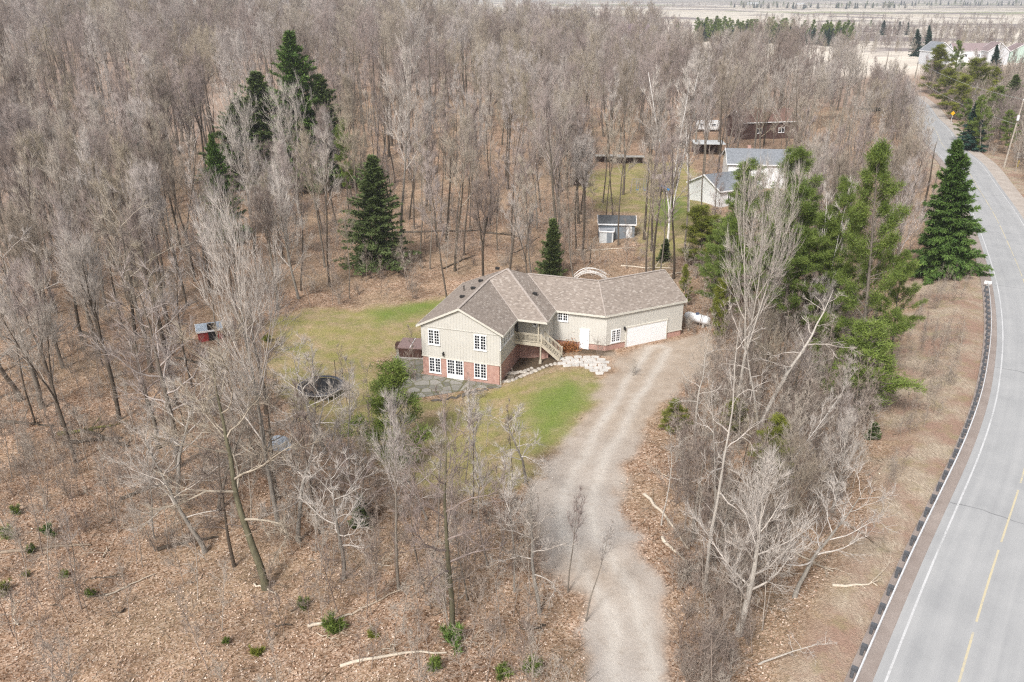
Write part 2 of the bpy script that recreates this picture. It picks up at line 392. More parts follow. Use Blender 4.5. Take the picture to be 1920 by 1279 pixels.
def ground_mat():
    m, n, b = new_mat('forest_floor_lawn_and_gravel', .95, .1)
    ge = N(n, 'ShaderNodeNewGeometry'); P = ge.outputs['Position']
    at = N(n, 'ShaderNodeAttribute', attribute_name='mask'); sp = N(n, 'ShaderNodeSeparateColor'); n.links.new(at.outputs['Color'], sp.inputs[0])
    at2 = N(n, 'ShaderNodeAttribute', attribute_name='mask2'); sp2 = N(n, 'ShaderNodeSeparateColor'); n.links.new(at2.outputs['Color'], sp2.inputs[0])
    big = noise(n, P, .09, 4); med = noise(n, P, .55, 5, .65); fine = noise(n, P, 5.5, 5, .75)
    # leaf litter: individual leaves as cells
    wp = N(n, 'ShaderNodeTexNoise'); wp.inputs['Scale'].default_value = 3; n.links.new(P, wp.inputs[0])
    off = N(n, 'ShaderNodeVectorMath', operation='ADD'); n.links.new(P, off.inputs[0])
    sc_ = N(n, 'ShaderNodeVectorMath', operation='SCALE'); n.links.new(wp.outputs['Color'], sc_.inputs[0]); sc_.inputs['Scale'].default_value = .35; n.links.new(sc_.outputs[0], off.inputs[1])
    vo = N(n, 'ShaderNodeTexVoronoi'); vo.inputs['Scale'].default_value = 9.5; n.links.new(off.outputs[0], vo.inputs['Vector'])
    s1 = N(n, 'ShaderNodeSeparateColor'); n.links.new(vo.outputs['Color'], s1.inputs[0])
    leaf = ramp(n, s1.outputs[0], [(0, (.17, .10, .06)), (.22, (.37, .245, .16)), (.5, (.56, .40, .285)), (.78, (.69, .53, .405)), (1, (.82, .70, .58))])
    dark = ramp(n, vo.outputs['Distance'], [(.04, (1, 1, 1)), (.09, (.5, .46, .43))])
    leaf = mixc(n, .8, leaf, dark, 'MULTIPLY')
    tone = ramp(n, med, [(.3, (.66, .60, .56)), (.5, (1.0, .97, .95)), (.7, (1.25, 1.2, 1.18))])
    leaf = mixc(n, 1, leaf, tone, 'MULTIPLY')
    leaf = mixc(n, mth(n, 'MULTIPLY', ramp(n, big, [(.42, (0, 0, 0)), (.62, (1, 1, 1))]), .25), leaf, (.38, .31, .20))
    # grass
    gr = ramp(n, fine, [(.25, (.12, .13, .035)), (.5, (.25, .235, .085)), (.75, (.40, .345, .18))])
    gr = mixc(n, ramp(n, med, [(.38, (0, 0, 0)), (.62, (.85, .85, .85))]), gr, mixc(n, .5, (.40, .31, .19), leaf))
    big2 = noise(n, P, .28, 4); gr = mixc(n, ramp(n, big2, [(.45, (0, 0, 0)), (.68, (.5, .5, .5))]), gr, (.30, .26, .09))
    lush = ramp(n, fine, [(.25, (.085, .14, .02)), (.75, (.21, .29, .06))])
    gr = mixc(n, mth(n, 'MULTIPLY', sp2.outputs[0], .85), gr, lush)
    # gravel drive
    v = mth(n, 'ADD', mth(n, 'MULTIPLY', med, .55), mth(n, 'MULTIPLY', fine, .45))
    dr = ramp(n, v, [(.33, (.29, .225, .17)), (.5, (.385, .315, .25)), (.66, (.47, .40, .33))])
    dr = mixc(n, mth(n, 'MULTIPLY', sp2.outputs[2], .6), dr, (.42, .40, .38))
    dr = mixc(n, mth(n, 'MULTIPLY', at.outputs['Alpha'], .85), dr, (.55, .51, .455))
    spk = noise(n, P, 1.6, 6, .8); dr = mixc(n, ramp(n, spk, [(.50, (0, 0, 0)), (.66, (.4, .4, .4))]), dr, (.30, .245, .195))
    # dry verge
    mp = N(n, 'ShaderNodeMapping'); mp.inputs['Scale'].default_value = (2.2, .5, 1); n.links.new(P, mp.inputs[0])
    vg_ = noise(n, mp.outputs[0], 3.2, 6, .8, .8)
    ve = ramp(n, vg_, [(.28, (.17, .125, .09)), (.5, (.40, .325, .245)), (.72, (.57, .49, .39))])
    vb = noise(n, P, .22, 4, .6); ve = mixc(n, ramp(n, vb, [(.42, (0, 0, 0)), (.6, (.8, .8, .8))]), ve, (.30, .185, .14)); ve = mixc(n, ramp(n, med, [(.5, (0, 0, 0)), (.7, (.6, .6, .6))]), ve, (.27, .235, .12))
    soil = ramp(n, fine, [(.3, (.06, .045, .03)), (.7, (.17, .125, .085))])
    c = mixc(n, sp.outputs[2], leaf, ve); c = mixc(n, sp.outputs[0], c, gr)
    c = mixc(n, sp2.outputs[1], c, soil); c = mixc(n, sp.outputs[1], c, dr)
    n.links.new(c, b.inputs['Base Color'])
    hh = mth(n, 'ADD', mth(n, 'MULTIPLY', vo.outputs['Distance'], mth(n, 'SUBTRACT', 1.0, sp.outputs[1])), fine)
    bump(n, b, hh, .07, .6); return m
GROUND = ground_mat()
def grid_mesh(x0, x1, y0, y1, st):
    xs = np.linspace(x0, x1, int(round((x1 - x0) / st)) + 1); ys = np.linspace(y0, y1, int(round((y1 - y0) / st)) + 1)
    X, Y = np.meshgrid(xs, ys); return X.ravel(), Y.ravel(), len(xs), len(ys)
def quads_of(nx, ny):
    i = np.arange(nx - 1); j = np.arange(ny - 1); I, J = np.meshgrid(i, j); a = (J * nx + I).ravel()
    return np.stack([a, a + 1, a + nx + 1, a + nx], 1)
def sub_object(name, V, Q, masks, label_kind=None):
    used = np.unique(Q); mp_ = np.full(len(V), -1); mp_[used] = np.arange(len(used))
    me = raw_mesh(name, V[used], quads=mp_[Q], mat=GROUND, smooth=True)
    for nm, M in masks.items():
        a = me.color_attributes.new(nm, 'FLOAT_COLOR', 'POINT'); a.data.foreach_set('color', M[used].astype(np.float32).ravel())
    o = link(name, me); o['kind'] = 'structure'; return o
NX0, NX1, NY0, NY1 = -70.0, 136.0, 14.0, 262.0
X, Y, nx, ny = grid_mesh(NX0, NX1, NY0, NY1, .45)
SD = road_sd(X, Y); Z = hz(X, Y, SD)
m_l = mask(R_LAWN, X, Y, 1.1, 1.3); m_d = mask(R_DRIVE, X, Y, .55, 1.1, 21); m_v = mask(R_VERGE, X, Y, 2.0, 2.5, 31)
m_v = np.maximum(m_v, S(-9, -6, SD) * (SD < 9)); m_v = np.maximum(m_v, (SD > 0) * S(12, 9, SD) * .8)
TRK = reg([(1235, 655), (1195, 715), (1152, 790), (1112, 860), (1082, 930), (1088, 1000), (1122, 1065), (1162, 1130), (1182, 1210), (1186, 1400)]); TRK = catmull(TRK, .7)
def dpoly(x, y):
    d = np.full(len(x), 1e9)
    for q in TRK: d = np.minimum(d, np.hypot(x - q[0], y - q[1]))
    return d
dt = dpoly(X, Y) + .25 * vnoise(X, Y, 3, 71); m_t = np.exp(-((dt - .95) / .42) ** 2) * (.75 + .25 * vnoise(X, Y, 4, 72))
m_lu = mask(R_LUSH, X, Y, 2.2, 1.5, 41); m_s = mask(R_SOIL, X, Y, .4, .3, 51)
m_pale = S(68, 40, Y) * np.clip(.65 + .8 * vnoise(X, Y, 5, 61), 0, 1)
one = np.ones_like(X)
M1 = np.stack([m_l, m_d, m_v, np.clip(m_t, 0, 1)], 1); M2 = np.stack([m_lu, m_s, m_pale, one], 1)
V = np.stack([X, Y, Z], 1); Q = quads_of(nx, ny)
ql = m_l[Q].mean(1) > .5; qd = m_d[Q].mean(1) > .5; ql &= ~qd
ms = {'mask': M1, 'mask2': M2}
cc = (X[Q].mean(1), Y[Q].mean(1)); nb_l = ql & (cc[1] > 100); own = ql & ~nb_l
sub_object('ground', V, Q[~ql & ~qd], ms); sub_object('lawn', V, Q[own], ms); sub_object('neighbour_lawn', V, Q[nb_l], ms); sub_object('driveway', V, Q[qd], ms)

def far_mat():
    m, n, b = new_mat('distant_fields', .95, .05)
    ge = N(n, 'ShaderNodeNewGeometry'); P = ge.outputs['Position']
    mp = N(n, 'ShaderNodeMapping'); mp.inputs['Scale'].default_value = (.35, 1, 1); n.links.new(P, mp.inputs[0])
    vo = N(n, 'ShaderNodeTexVoronoi'); vo.inputs['Scale'].default_value = .0045; n.links.new(mp.outputs[0], vo.inputs['Vector'])
    s1 = N(n, 'ShaderNodeSeparateColor'); n.links.new(vo.outputs['Color'], s1.inputs[0])
    fld = ramp(n, s1.outputs[0], [(0, (.60, .53, .43)), (.3, (.68, .61, .52)), (.5, (.36, .36, .22)), (.62, (.64, .58, .49)), (.85, (.42, .36, .30)), (1, (.72, .66, .57))], 'CONSTANT')
    f = noise(n, P, .02, 5); fld = mixc(n, 1, fld, ramp(n, f, [(.3, (.8, .8, .8)), (.7, (1.15, 1.15, 1.15))]), 'MULTIPLY')
    g = noise(n, P, 2.5, 5, .8); wf = ramp(n, g, [(.3, (.20, .13, .09)), (.7, (.50, .38, .30))])
    at = N(n, 'ShaderNodeAttribute', attribute_name='mask'); sp = N(n, 'ShaderNodeSeparateColor'); n.links.new(at.outputs['Color'], sp.inputs[0])
    wd = noise(n, P, .0042, 5, .6); fld = mixc(n, ramp(n, wd, [(.53, (0, 0, 0)), (.58, (1, 1, 1))]), fld, ramp(n, noise(n, P, .09, 4), [(.3, (.20, .165, .155)), (.7, (.34, .295, .28))]))
    n.links.new(mixc(n, sp.outputs[0], wf, fld), b.inputs['Base Color']); return m
FARM = far_mat()
def is_field(x, y):
    """1 where the open country beyond the woods lies"""
    r = x / np.maximum(y, 1)
    return np.maximum(S(360, 410, y - 60 * vnoise(x, y, 80, 5)) * S(.13, .24, r), S(560, 640, y))
Xf, Yf, nfx, nfy = grid_mesh(-5400, 5400, -200, 9000, 22)
Zf = hz(Xf, Yf) ; Qf = quads_of(nfx, nfy)
cx_, cy_ = Xf[Qf].mean(1), Yf[Qf].mean(1)
keep = ~((Xf[Qf].min(1) > NX0 - 1) & (Xf[Qf].max(1) < NX1 + 1) & (Yf[Qf].min(1) > NY0 - 1) & (Yf[Qf].max(1) < NY1 + 1))
inn = (Xf > NX0 - 21) & (Xf < NX1 + 21) & (Yf > NY0 - 21) & (Yf < NY1 + 21)
Zf = np.where((Xf > NX0 + 3) & (Xf < NX1 - 3) & (Yf > NY0 + 3) & (Yf < NY1 - 3), Zf - 1.5, np.where(inn, Zf - .35, Zf))
FM = np.stack([is_field(Xf, Yf), 0 * Xf, 0 * Xf, 0 * Xf + 1], 1)
Vf = np.stack([Xf, Yf, Zf], 1); Qk = Qf[keep]
used = np.unique(Qk); mp_ = np.full(len(Vf), -1); mp_[used] = np.arange(len(used))
me = raw_mesh('fields', Vf[used], quads=mp_[Qk], mat=FARM, smooth=True)
a = me.color_attributes.new('mask', 'FLOAT_COLOR', 'POINT'); a.data.foreach_set('color', FM[used].astype(np.float32).ravel())
link('fields', me)['kind'] = 'structure'

# ------------------------------------------------------------------ road
def strip(name, o0, o1, z, mat, s0=0, s1=1e9, dash=None, thick=0):
    mb = MB(); idx = [i for i in range(len(RP)) if s0 <= RS[i] <= s1]
    for i, j in zip(idx[:-1], idx[1:]):
        if dash and (RS[i] % dash[0]) > dash[1]: continue
        A = RP[i] + RN[i] * o0; B = RP[i] + RN[i] * o1; C_ = RP[j] + RN[j] * o1; D = RP[j] + RN[j] * o0
        zi = z - 6 * float(S(420, 900, RP[i][1])); zj = z - 6 * float(S(420, 900, RP[j][1]))
        mb.poly([(*A, zi), (*B, zi), (*C_, zj), (*D, zj)], [(o0, RS[i]), (o1, RS[i]), (o1, RS[j]), (o0, RS[j])])
    return mb.build(name, mat)
for nm, a0, a1, z_, mt in (('road', -3.6, 3.95, ROADZ, ASPH), ('road_shoulder', -4.8, -3.6, ROADZ - .012, SHOULD), ('gravel_shoulder', 3.95, 6.4, ROADZ - .012, GRAVELS)):
    strip(nm, a0, a1, z_, mt)['kind'] = 'structure'
for nm, a0, a1, mt, s0, s1, ds in (('white_edge_line_marking', -3.12, -3.0, WPAINT, 0, 700, None), ('yellow_centre_line_marking', -.06, .06, YPAINT, 0, 700, (9, 8.0)), ('white_right_edge_line_marking', 3.35, 3.47, WPAINT, 0, 700, None)):
    strip(nm, a0, a1, ROADZ + .005, mt, s0, s1, ds)['kind'] = 'structure'
# ------------------------------------------------------------------ guard rail
def at_road(s_, off):
    i = int(np.clip(np.searchsorted(RS, s_), 1, len(RS) - 1)); t = (s_ - RS[i - 1]) / (RS[i] - RS[i - 1])
    p = RP[i - 1] * (1 - t) + RP[i] * t; n_ = RN[i - 1] * (1 - t) + RN[i] * t; return p + n_ * off, math.atan2(RT[i][1], RT[i][0])
def s_near(x, y): return float(RS[np.argmin((RP[:, 0] - x) ** 2 + (RP[:, 1] - y) ** 2)])
OFF = -4.35; sA, sB = s_near(10, 12), s_near(60, 91)
gr = empty('guard_rail', (*at_road((sA + sB) / 2, OFF)[0], ROADZ), 0, 'long galvanised steel guard rail on dark posts along the left edge of the road', 'guard rail')
gl = np.array(gr.location)
mb = MB(); prof = [(0, .78), (.05, .75), (.055, .70), (.005, .64), (.005, .60), (.055, .54), (.05, .49), (0, .46), (-.01, .46), (-.01, .78)]
ss = np.arange(sA, sB, 1.0); prev = None
for s_ in ss:
    ring = [(*(at_road(s_, OFF + .06 + a)[0] - gl[:2]), z_) for a, z_ in prof]
    if prev is not None:
        for i in range(len(prof)):
            j = (i + 1) % len(prof); mb.poly([prev[i], prev[j], ring[j], ring[i]])
    prev = ring
mb.build('rail', GALV, gr)
for k, s_ in enumerate(np.arange(sA + .5, sB - 2, 1.92)):
    p, a_ = at_road(s_, OFF - .22); m_ = MB(); m_.box((0, 0, -.1), (.17, .16, 1.6)).box((0, -.0, .71), (.18, .17, .03))
    o = m_.build('post', POSTM, gr, (p[0] - gl[0], p[1] - gl[1], 0), a_)
    m_ = MB(); m_.box((0, -.15, .6), (.13, .14, .3)); b_ = m_.build('spacer_block', POSTM, o)
p, a_ = at_road(sB - .5, OFF + .1); m_ = MB(); m_.box((0, 0, .62), (.06, .75, .36)).box((0, 0, .2), (.08, .12, .8))
m_.build('end_plate', WHITEP, gr, (p[0] - gl[0], p[1] - gl[1], 0), a_)

# ------------------------------------------------------------------ house
HS = empty('bungalow', (*HO, 0), TH, 'beige board-and-batten house with brown shingle roof, angled garage wing and red brick base', 'house')
e = 3.9; ga = radians(43.6); gu = np.array([cos(ga), sin(ga)]); gn = np.array([-sin(ga), cos(ga)])
g0 = np.array([8.27, 7.8]); ge_ = g0 + gu * 9.35; gb_ = ge_ + gn * 7.8; mi_ = g0 + 7.8 * (np.array([0, 1]) + gn) / (1 + cos(ga))
foot = [(-8.3, 0), (-.35, 0), (-.35, 6.6), (1.95, 6.6), (1.95, 5.9), (2.85, 5.9), (2.85, 7.8), tuple(g0), tuple(ge_), tuple(gb_), tuple(mi_), (-2.8, 15.6), (-8.3, 12.3)]
def inset(P, d):
    P = [np.array(p, float) for p in P]; n = len(P); out = []
    for i in range(n):
        a, b, c = P[i - 1], P[i], P[(i + 1) % n]; e1 = (b - a) / np.linalg.norm(b - a); e2 = (c - b) / np.linalg.norm(c - b)
        n1 = np.array([-e1[1], e1[0]]); n2 = np.array([-e2[1], e2[0]]); out.append(tuple(b + d * (n1 + n2) / (1 + n1 @ n2)))
    return out
mb = MB(); mb.prism(foot, .68, 3.93)
# battens on the walls the photo shows
def battens(a, b, z0, z1, step=.305):
    a = np.array(a, float); b = np.array(b, float); L = np.linalg.norm(b - a); d = (b - a) / L; n_ = np.array([d[1], -d[0]]); rz = math.atan2(d[1], d[0])
    k = 0
    while k * step < L - .02:
        p = a + d * (k * step + .03) + n_ * .007; zt = z1(k * step + .03) if callable(z1) else z1
        mb.box((p[0], p[1], (z0 + zt) / 2), (.034, .014, zt - z0), rz); k += 1
for a, b in ((foot[0], foot[1]), (foot[1], foot[2]), (foot[2], foot[3]), (foot[4], foot[5]), (foot[5], foot[6]), (foot[6], foot[7]), (foot[7], foot[8])):
    battens(a, b, .70, 3.80)
wall = mb.build('siding_wall', SIDING, HS)
mb = MB(); gy = -.03
mb.poly([(-8.3, gy, 3.80), (-.35, gy, 3.80), (-.35, gy, 3.93), (-4.275, gy, 5.94), (-8.3, gy, 3.93)]); mb.poly([(-8.3, gy, 3.80), (-8.3, .0, 3.80), (-.35, .0, 3.80), (-.35, gy, 3.80)])
m0 = (ge_ + gb_) / 2; MB().poly([(*ge_, 3.93), (*gb_, 3.93), (*m0, 5.85)]).build('gable_wall', SIDING, HS)
def bat2(a, L):
    k = 0
    while k * .305 < L:
        x_ = a + k * .305 + .03; zt = 5.93 - .5 * abs(x_ + 4.275)
        if zt > 3.87: mb.box((x_, gy - .007, (3.84 + zt) / 2), (.034, .014, zt - 3.84))
        k += 1
bat2(-8.3, 7.95); mb.box((-4.325, gy - .015, 3.81), (7.98, .035, .05))
mb.build('gable_wall', SIDING, HS)
mb = MB(); mb.prism(inset(foot, .045), -1.75, .66); mb.build('brick_base', BRICK, HS)
mb = MB()
fo = inset(foot, -.035); fi = inset(foot, .03)
for i in range(len(foot)):
    j = (i + 1) % len(foot)
    if i in (2, 3): continue
    mb.prism([fo[i], fo[j], fi[j], fi[i]], .62, .72)
mb.build('sill_band', TRIM, HS)
# roof
PK = (-2.78, 10.06, 6.87); J = (-4.275, 8.555, 6.11); gc = np.array([8.17, 7.5]); gr_ = gc + gu * 9.95
rt = gr_ + gn * 4.2; rbk = gr_ + gn * 8.4; mr = (6.49, 11.7, 6.0); mbk = (4.81, 15.9, e); RJ = (-1.05, 11.7, 6.0); BC = (-3.0, 15.9, e)
A1 = (-8.7, -.25, e); A2 = (-4.275, -.25, 6.11); A3 = (.15, -.25, e); A4 = (.15, 4.13, e); A5 = (3.15, 4.13, e); A6 = (3.15, 7.5, e); A7 = (*gc, e); A8 = (*gr_, e); A9 = (*rt, 6.0); A10 = (*rbk, e); A11 = (-8.7, 12.5, e)
polys = [[A1, A2, J, PK, A11][::-1], [A3, A4, J, A2], [A4, A5, PK, J], [A5, A6, RJ, PK], [A6, A7, mr, RJ], [A7, A8, A9, mr], [A9, A10, mbk, mr], [mr, mbk, BC, RJ], [RJ, BC, PK], [A11, PK, BC]]
polys = [p if sum((p[i][0] * p[(i + 1) % len(p)][1] - p[(i + 1) % len(p)][0] * p[i][1]) for i in range(len(p))) > 0 else p[::-1] for p in polys]
mb = MB(); ed = {}
for P_ in polys:
    mb.poly([(p[0], p[1], p[2]) for p in P_]); mb.poly([(p[0], p[1], p[2] - .17) for p in P_[::-1]])
    for i in range(len(P_)):
        k = (P_[i], P_[(i + 1) % len(P_)]); ed[k] = 1
roof = mb.build('roof', ROOF, HS)
mb = MB()
for (p, q) in ed:
    if (q, p) in ed: continue
    p_, q_ = np.array(p), np.array(q); d = (q_ - p_); d = d / np.linalg.norm(d); n_ = np.array([d[1], -d[0], 0]); n_ /= np.linalg.norm(n_)
    a0, b0 = p_ - d * .0, q_ + d * .0
    mb.poly([a0 + n_ * .03 + (0, 0, -.20), b0 + n_ * .03 + (0, 0, -.20), b0 + n_ * .03 + (0, 0, .012), a0 + n_ * .03 + (0, 0, .012)])
    mb.poly([a0 + n_ * .03 + (0, 0, .012), b0 + n_ * .03 + (0, 0, .012), b0 + (0, 0, .012), a0 + (0, 0, .012)])
    mb.poly([a0 + n_ * .03 + (0, 0, -.20), a0 + (0, 0, -.20), b0 + (0, 0, -.20), b0 + n_ * .03 + (0, 0, -.20)])
mb.build('fascia', TRIM, roof)
mb = MB()
def cap(p, q, w=.22, l=.03):
    p = np.array(p, float); q = np.array(q, float); mb.bar(p + (0, 0, l), q + (0, 0, l), w, .04)
for p, q in ((A2, J), (J, PK), (PK, A5), (RJ, mr), (mr, A9), (PK, A11), (J, A4), (A6, RJ), (mr, A7)):
    valley = (q in (A4, A7)) or (p == A6); cap(p, q, .10 if valley else .24, .012 if valley else .028)
mb.build('ridge_cap', CAPM, roof)
def on_roof(px, py):
    return None
for (u_, v_) in ((-5.6, 4.2), (-5.25, 6.4), (-5.3, 8.8), (-4.6, 12.2)):
    zz = e + .5 * (u_ + 8.7) if v_ < 11 else 5.95
    m_ = MB(); m_.box((0, 0, .1), (.38, .34, .16)).box((0, 0, .2), (.46, .42, .04)); m_.build('vent', DARKM, roof, (u_, v_, zz))
m_ = MB(); m_.box((0, 0, .1), (.38, .34, .16)).box((0, 0, .2), (.46, .42, .04)); m_.build('vent', DARKM, roof, (.75, 8.1, e + .5 * (3.15 - .75)))
m_ = MB(); m_.cyl((0, 0, -.3), (0, 0, .5), .06, n=10).cyl((0, 0, .5), (0, 0, .55), .09, n=10); m_.build('vent_pipe', DARKM, roof, (-6.7, 7.6, e + .5 * 2.0))
# windows -------------------------------------------------------------
def window(parent, org, ang, w_, h_, sashes=2, cols=2, rows=5, name='window', panel=0, fr=.09, label=None):
    """org = lower-left corner on the wall (x,y,z), ang = wall direction; built proud of the wall"""
    f = MB(); D = .07
    def bx(x0, x1, z0, z1, y0, y1): f.box(((x0 + x1) / 2, -(y0 + y1) / 2, (z0 + z1) / 2), (x1 - x0, y1 - y0, z1 - z0))
    bx(-.04, w_ + .04, -.08, -.0, 0, D + .03)      # sill
    bx(0, w_, 0, fr, 0, D); bx(0, w_, h_ - fr, h_, 0, D); bx(0, fr, fr, h_ - fr, 0, D); bx(w_ - fr, w_, fr, h_ - fr, 0, D)
    sw = (w_ - 2 * fr - (sashes - 1) * fr * 1.5) / sashes; x = fr
    for s_ in range(sashes):
        if s_: bx(x - fr * 1.5, x, fr, h_ - fr, 0, D)
        zb = fr + panel
        if panel: bx(x, x + sw, fr, zb, 0, D - .01)
        for c in range(1, cols): xx = x + sw * c / cols; bx(xx - .018, xx + .018, zb, h_ - fr, .01, D - .015)
        for r_ in range(1, rows): zz = zb + (h_ - fr - zb) * r_ / rows; bx(x, x + sw, zz - .018, zz + .018, .012, D - .018)
        x += sw + fr * 1.5
    o = f.build(name, WHITEP, parent, org, ang)
    g = MB(); g.box((w_ / 2, -.02, (h_ + panel) / 2), (w_ - fr, .02, h_ - fr - panel)); g.build('glass', GLASS, o)
    return o
window(HS, (-7.55, -.02, 2.02), 0, 1.2, 1.55); window(HS, (-2.87, -.02, 2.06), 0, 1.25, 1.55)
window(HS, (-7.6, .04, -1.0), 0, 1.25, 1.62); window(HS, (-2.93, .04, -.95), 0, 1.28, 1.62)
window(HS, (-5.75, .04, -1.42), 0, 1.75, 2.1, 2, 3, 5, 'french_door', .42, .11)
AR = pi / 2
for v0, wd in ((.05, .62), (1.05, .98), (2.2, 1.0), (3.32, .9)): window(HS, (-.33, v0, 2.3), AR, wd, 1.4, 2, 1, 4)
m_ = MB(); m_.box((.5, -.03, 1.05), (1.0, .06, 2.1)); m_.build('porch_door', DARKM, HS, (-.33, 4.75, 1.35), AR)
window(HS, (1.0, 6.58, 2.35), 0, .9, .75, 2, 2, 2)
window(HS, (3.25, 7.78, 2.75), 0, 1.1, .98, 2, 2, 3)
# side door
m_ = MB(); m_.box((.48, -.03, 1.02), (.96, .06, 2.05)).box((.04, -.05, 1.04), (.08, .1, 2.1)).box((.92, -.05, 1.04), (.08, .1, 2.1)).box((.48, -.05, 2.11), (1.0, .1, .08))
for zz in (.3, 1.05): m_.box((.48, -.07, zz + .25), (.62, .02, .5))
sd_ = m_.build('side_door', WHITEP, HS, (5.6, 7.79, -.02), 0)
m_ = MB(); m_.cyl((.8, -.1, 1.0), (.8, -.16, 1.0), .03, n=8); m_.build('handle', DARKM, sd_)
def gpt(s_, z_, off=0): q = g0 + gu * s_ - gn * off; return (q[0], q[1], z_)
window(HS, gpt(.6, .80, -.01), ga, 1.08, 1.38, 2, 2, 5)
m_ = MB(); WD = 4.88
for k in range(4):
    m_.box((WD / 2, -.02, .265 + k * .53), (WD, .05, .522))
m_.build('garage_door', WHITEP, HS, gpt(2.42, -.05, .02), ga)
m_ = MB(); m_.box((-.06, -.03, 1.06), (.12, .1, 2.2)).box((WD + .06, -.03, 1.06), (.12, .1, 2.2)).box((WD / 2, -.03, 2.2), (WD + .3, .1, .14)); m_.build('garage_door_frame', TRIM, HS, gpt(2.42, -.05, .02), ga)
def lamp(loc, ang):
    m_ = MB(); m_.box((0, -.03, .1), (.14, .06, .3)).bar((0, -.03, .2), (0, -.18, .26), .03).cyl((0, -.18, -.12), (0, -.18, .16), .07, .1, 6).cyl((0, -.18, .16), (0, -.18, .26), .12, .02, 6)
    m_.build('wall_lamp', DARKM, HS, loc, ang)
lamp((-6.02, -.02, 1.1), 0); lamp(gpt(2.1, 2.05, .02), ga)
m_ = MB(); m_.box((0, -.02, 0), (.3, .03, .12)); m_.build('number_plate', TRIM, HS, (4.9, 7.77, 1.75), 0)
m_ = MB(); m_.box((-.05, 0, 0), (.12, .3, .5)).box((-.05, 0, .5), (.08, .12, .5)).cyl((-.06, 0, .7), (-.06, 0, 1.3), .03, n=8); m_.build('electric_meter', DARKM, HS, (-8.38, .5, 2.2), 0)
m_ = MB(); m_.cyl((0, 0, -1.35), (0, 0, .65), .045, n=8).bar((0, 0, .65), (-.1, -.0, .9), .07).cyl((-.0, .0, .75), (0, 0, 3.75), .04, n=8); m_.build('downspout', TRIM, HS, (-.27, .1, 0), 0)
# porch deck ----------------------------------------------------------
DZ = 1.32
m_ = MB(); m_.box((1.02, 5.65, DZ - .03), (2.86, 1.9, .06)).box((1.02, 4.68, DZ - .16), (2.86, .05, .3)).box((2.48, 5.25, DZ - .16), (.05, 1.1, .3))
for k in range(5): m_.box((1.02, 4.9 + k * .4, DZ - .16), (2.8, .05, .2))
dk = m_.build('porch_deck', DECKW, HS)
def railing(a, b, name='railing', hgt=.95, parent=dk, slats=True):
    a = np.array(a, float); b = np.array(b, float); m_ = MB(); L = np.linalg.norm((b - a)[:2])
    up = np.array([0, 0, 1.]); m_.bar(a + up * hgt, b + up * hgt, .09, .045); m_.bar(a + up * .12, b + up * .12, .05, .06); m_.bar(a + up * (hgt - .12), b + up * (hgt - .12), .05, .05)
    n_ = max(2, int(L / .135))
    for k in range(1, n_): p = a + (b - a) * k / n_; m_.bar(p + up * .12, p + up * (hgt - .1), .038)
    for p in (a, b): m_.bar(p, p + up * (hgt + .1), .1)
    return m_.build(name, DECKW, parent)
railing((-.28, 4.72, DZ), (2.42, 4.72, DZ))
m_ = MB(); m_.box((2.35, 4.78, .3), (.14, .14, 2.1)).box((2.35, 4.78, -.72), (.26, .26, .5)); m_.build('support_post', DECKW, dk)
m_ = MB(); m_.box((2.1, 4.78, 2.6), (.12, .12, 2.4)); m_.build('roof_post', DECKW, dk)
# stairs: run towards +u
st0, st1 = 2.5, 4.25; zb = -.3; ns = 9; m_ = MB()
for k in range(ns):
    t = (k + .5) / ns; m_.box((st0 + (st1 - st0) * t, 5.25, DZ - (DZ - zb) * (k + 1) / (ns + 1)), ((st1 - st0) / ns + .06, 1.12, .045))
for vv in (4.70, 5.8): m_.bar((st0, vv, DZ - .18), (st1 + .1, vv, zb + .0), .05, .26)
stn = m_.build('staircase', DECKW, HS)
for vv in (4.68, 5.82): railing((st0, vv, DZ - .1), (st1 + .02, vv, zb + .12), parent=stn, hgt=.92)

# ------------------------------------------------------------------ patio, walk, hot tub and garden things
def slab(name, pts_px, z, mat, label=None, cat=None, h=.12):
    P = [G(*p)[:2] for p in pts_px]; c = np.mean(P, 0); m_ = MB(); m_.prism([tuple(np.array(p) - c) for p in P], -h, 0)
    o = m_.build(name, mat, None, (c[0], c[1], z)); return o
def stone_mat(name, c1, c2, joint, sc):
    m, n, b = new_mat(name, .9); tc = N(n, 'ShaderNodeTexCoord'); P = tc.outputs['Object']
    vo = N(n, 'ShaderNodeTexVoronoi', feature='DISTANCE_TO_EDGE'); vo.inputs['Scale'].default_value = sc; n.links.new(P, vo.inputs['Vector'])
    v2 = N(n, 'ShaderNodeTexVoronoi'); v2.inputs['Scale'].default_value = sc; n.links.new(P, v2.inputs['Vector'])
    s1 = N(n, 'ShaderNodeSeparateColor'); n.links.new(v2.outputs['Color'], s1.inputs[0])
    f = noise(n, P, 3, 5, .7); v = mth(n, 'ADD', mth(n, 'MULTIPLY', s1.outputs[0], .5), mth(n, 'MULTIPLY', f, .5))
    c = ramp(n, v, [(.25, c1), (.75, c2)]); j = ramp(n, vo.outputs[0], [(.03, (1, 1, 1)), (.07, (0, 0, 0))])
    n.links.new(mixc(n, j, c, joint), b.inputs['Base Color']); bump(n, b, vo.outputs[0], .02, .3); return m
PATIO = stone_mat('mossy_patio_stone', (.15, .145, .12), (.29, .275, .245), (.13, .125, .07), 1.1)
m_ = MB(); pp = [(-8.6, .0), (-.1, .0), (-.1, -.6), (-2.2, -1.2), (-4.2, -2.9), (-7.6, -5.4), (-9.3, -4.8), (-11.6, 1.2), (-13.8, 5.5), (-10.2, 6.2), (-8.6, 4.2)]
m_.prism(pp, -.35, 0); pt = m_.build('patio', PATIO, None, (*HO, -1.36), TH); pt['kind'] = 'structure'
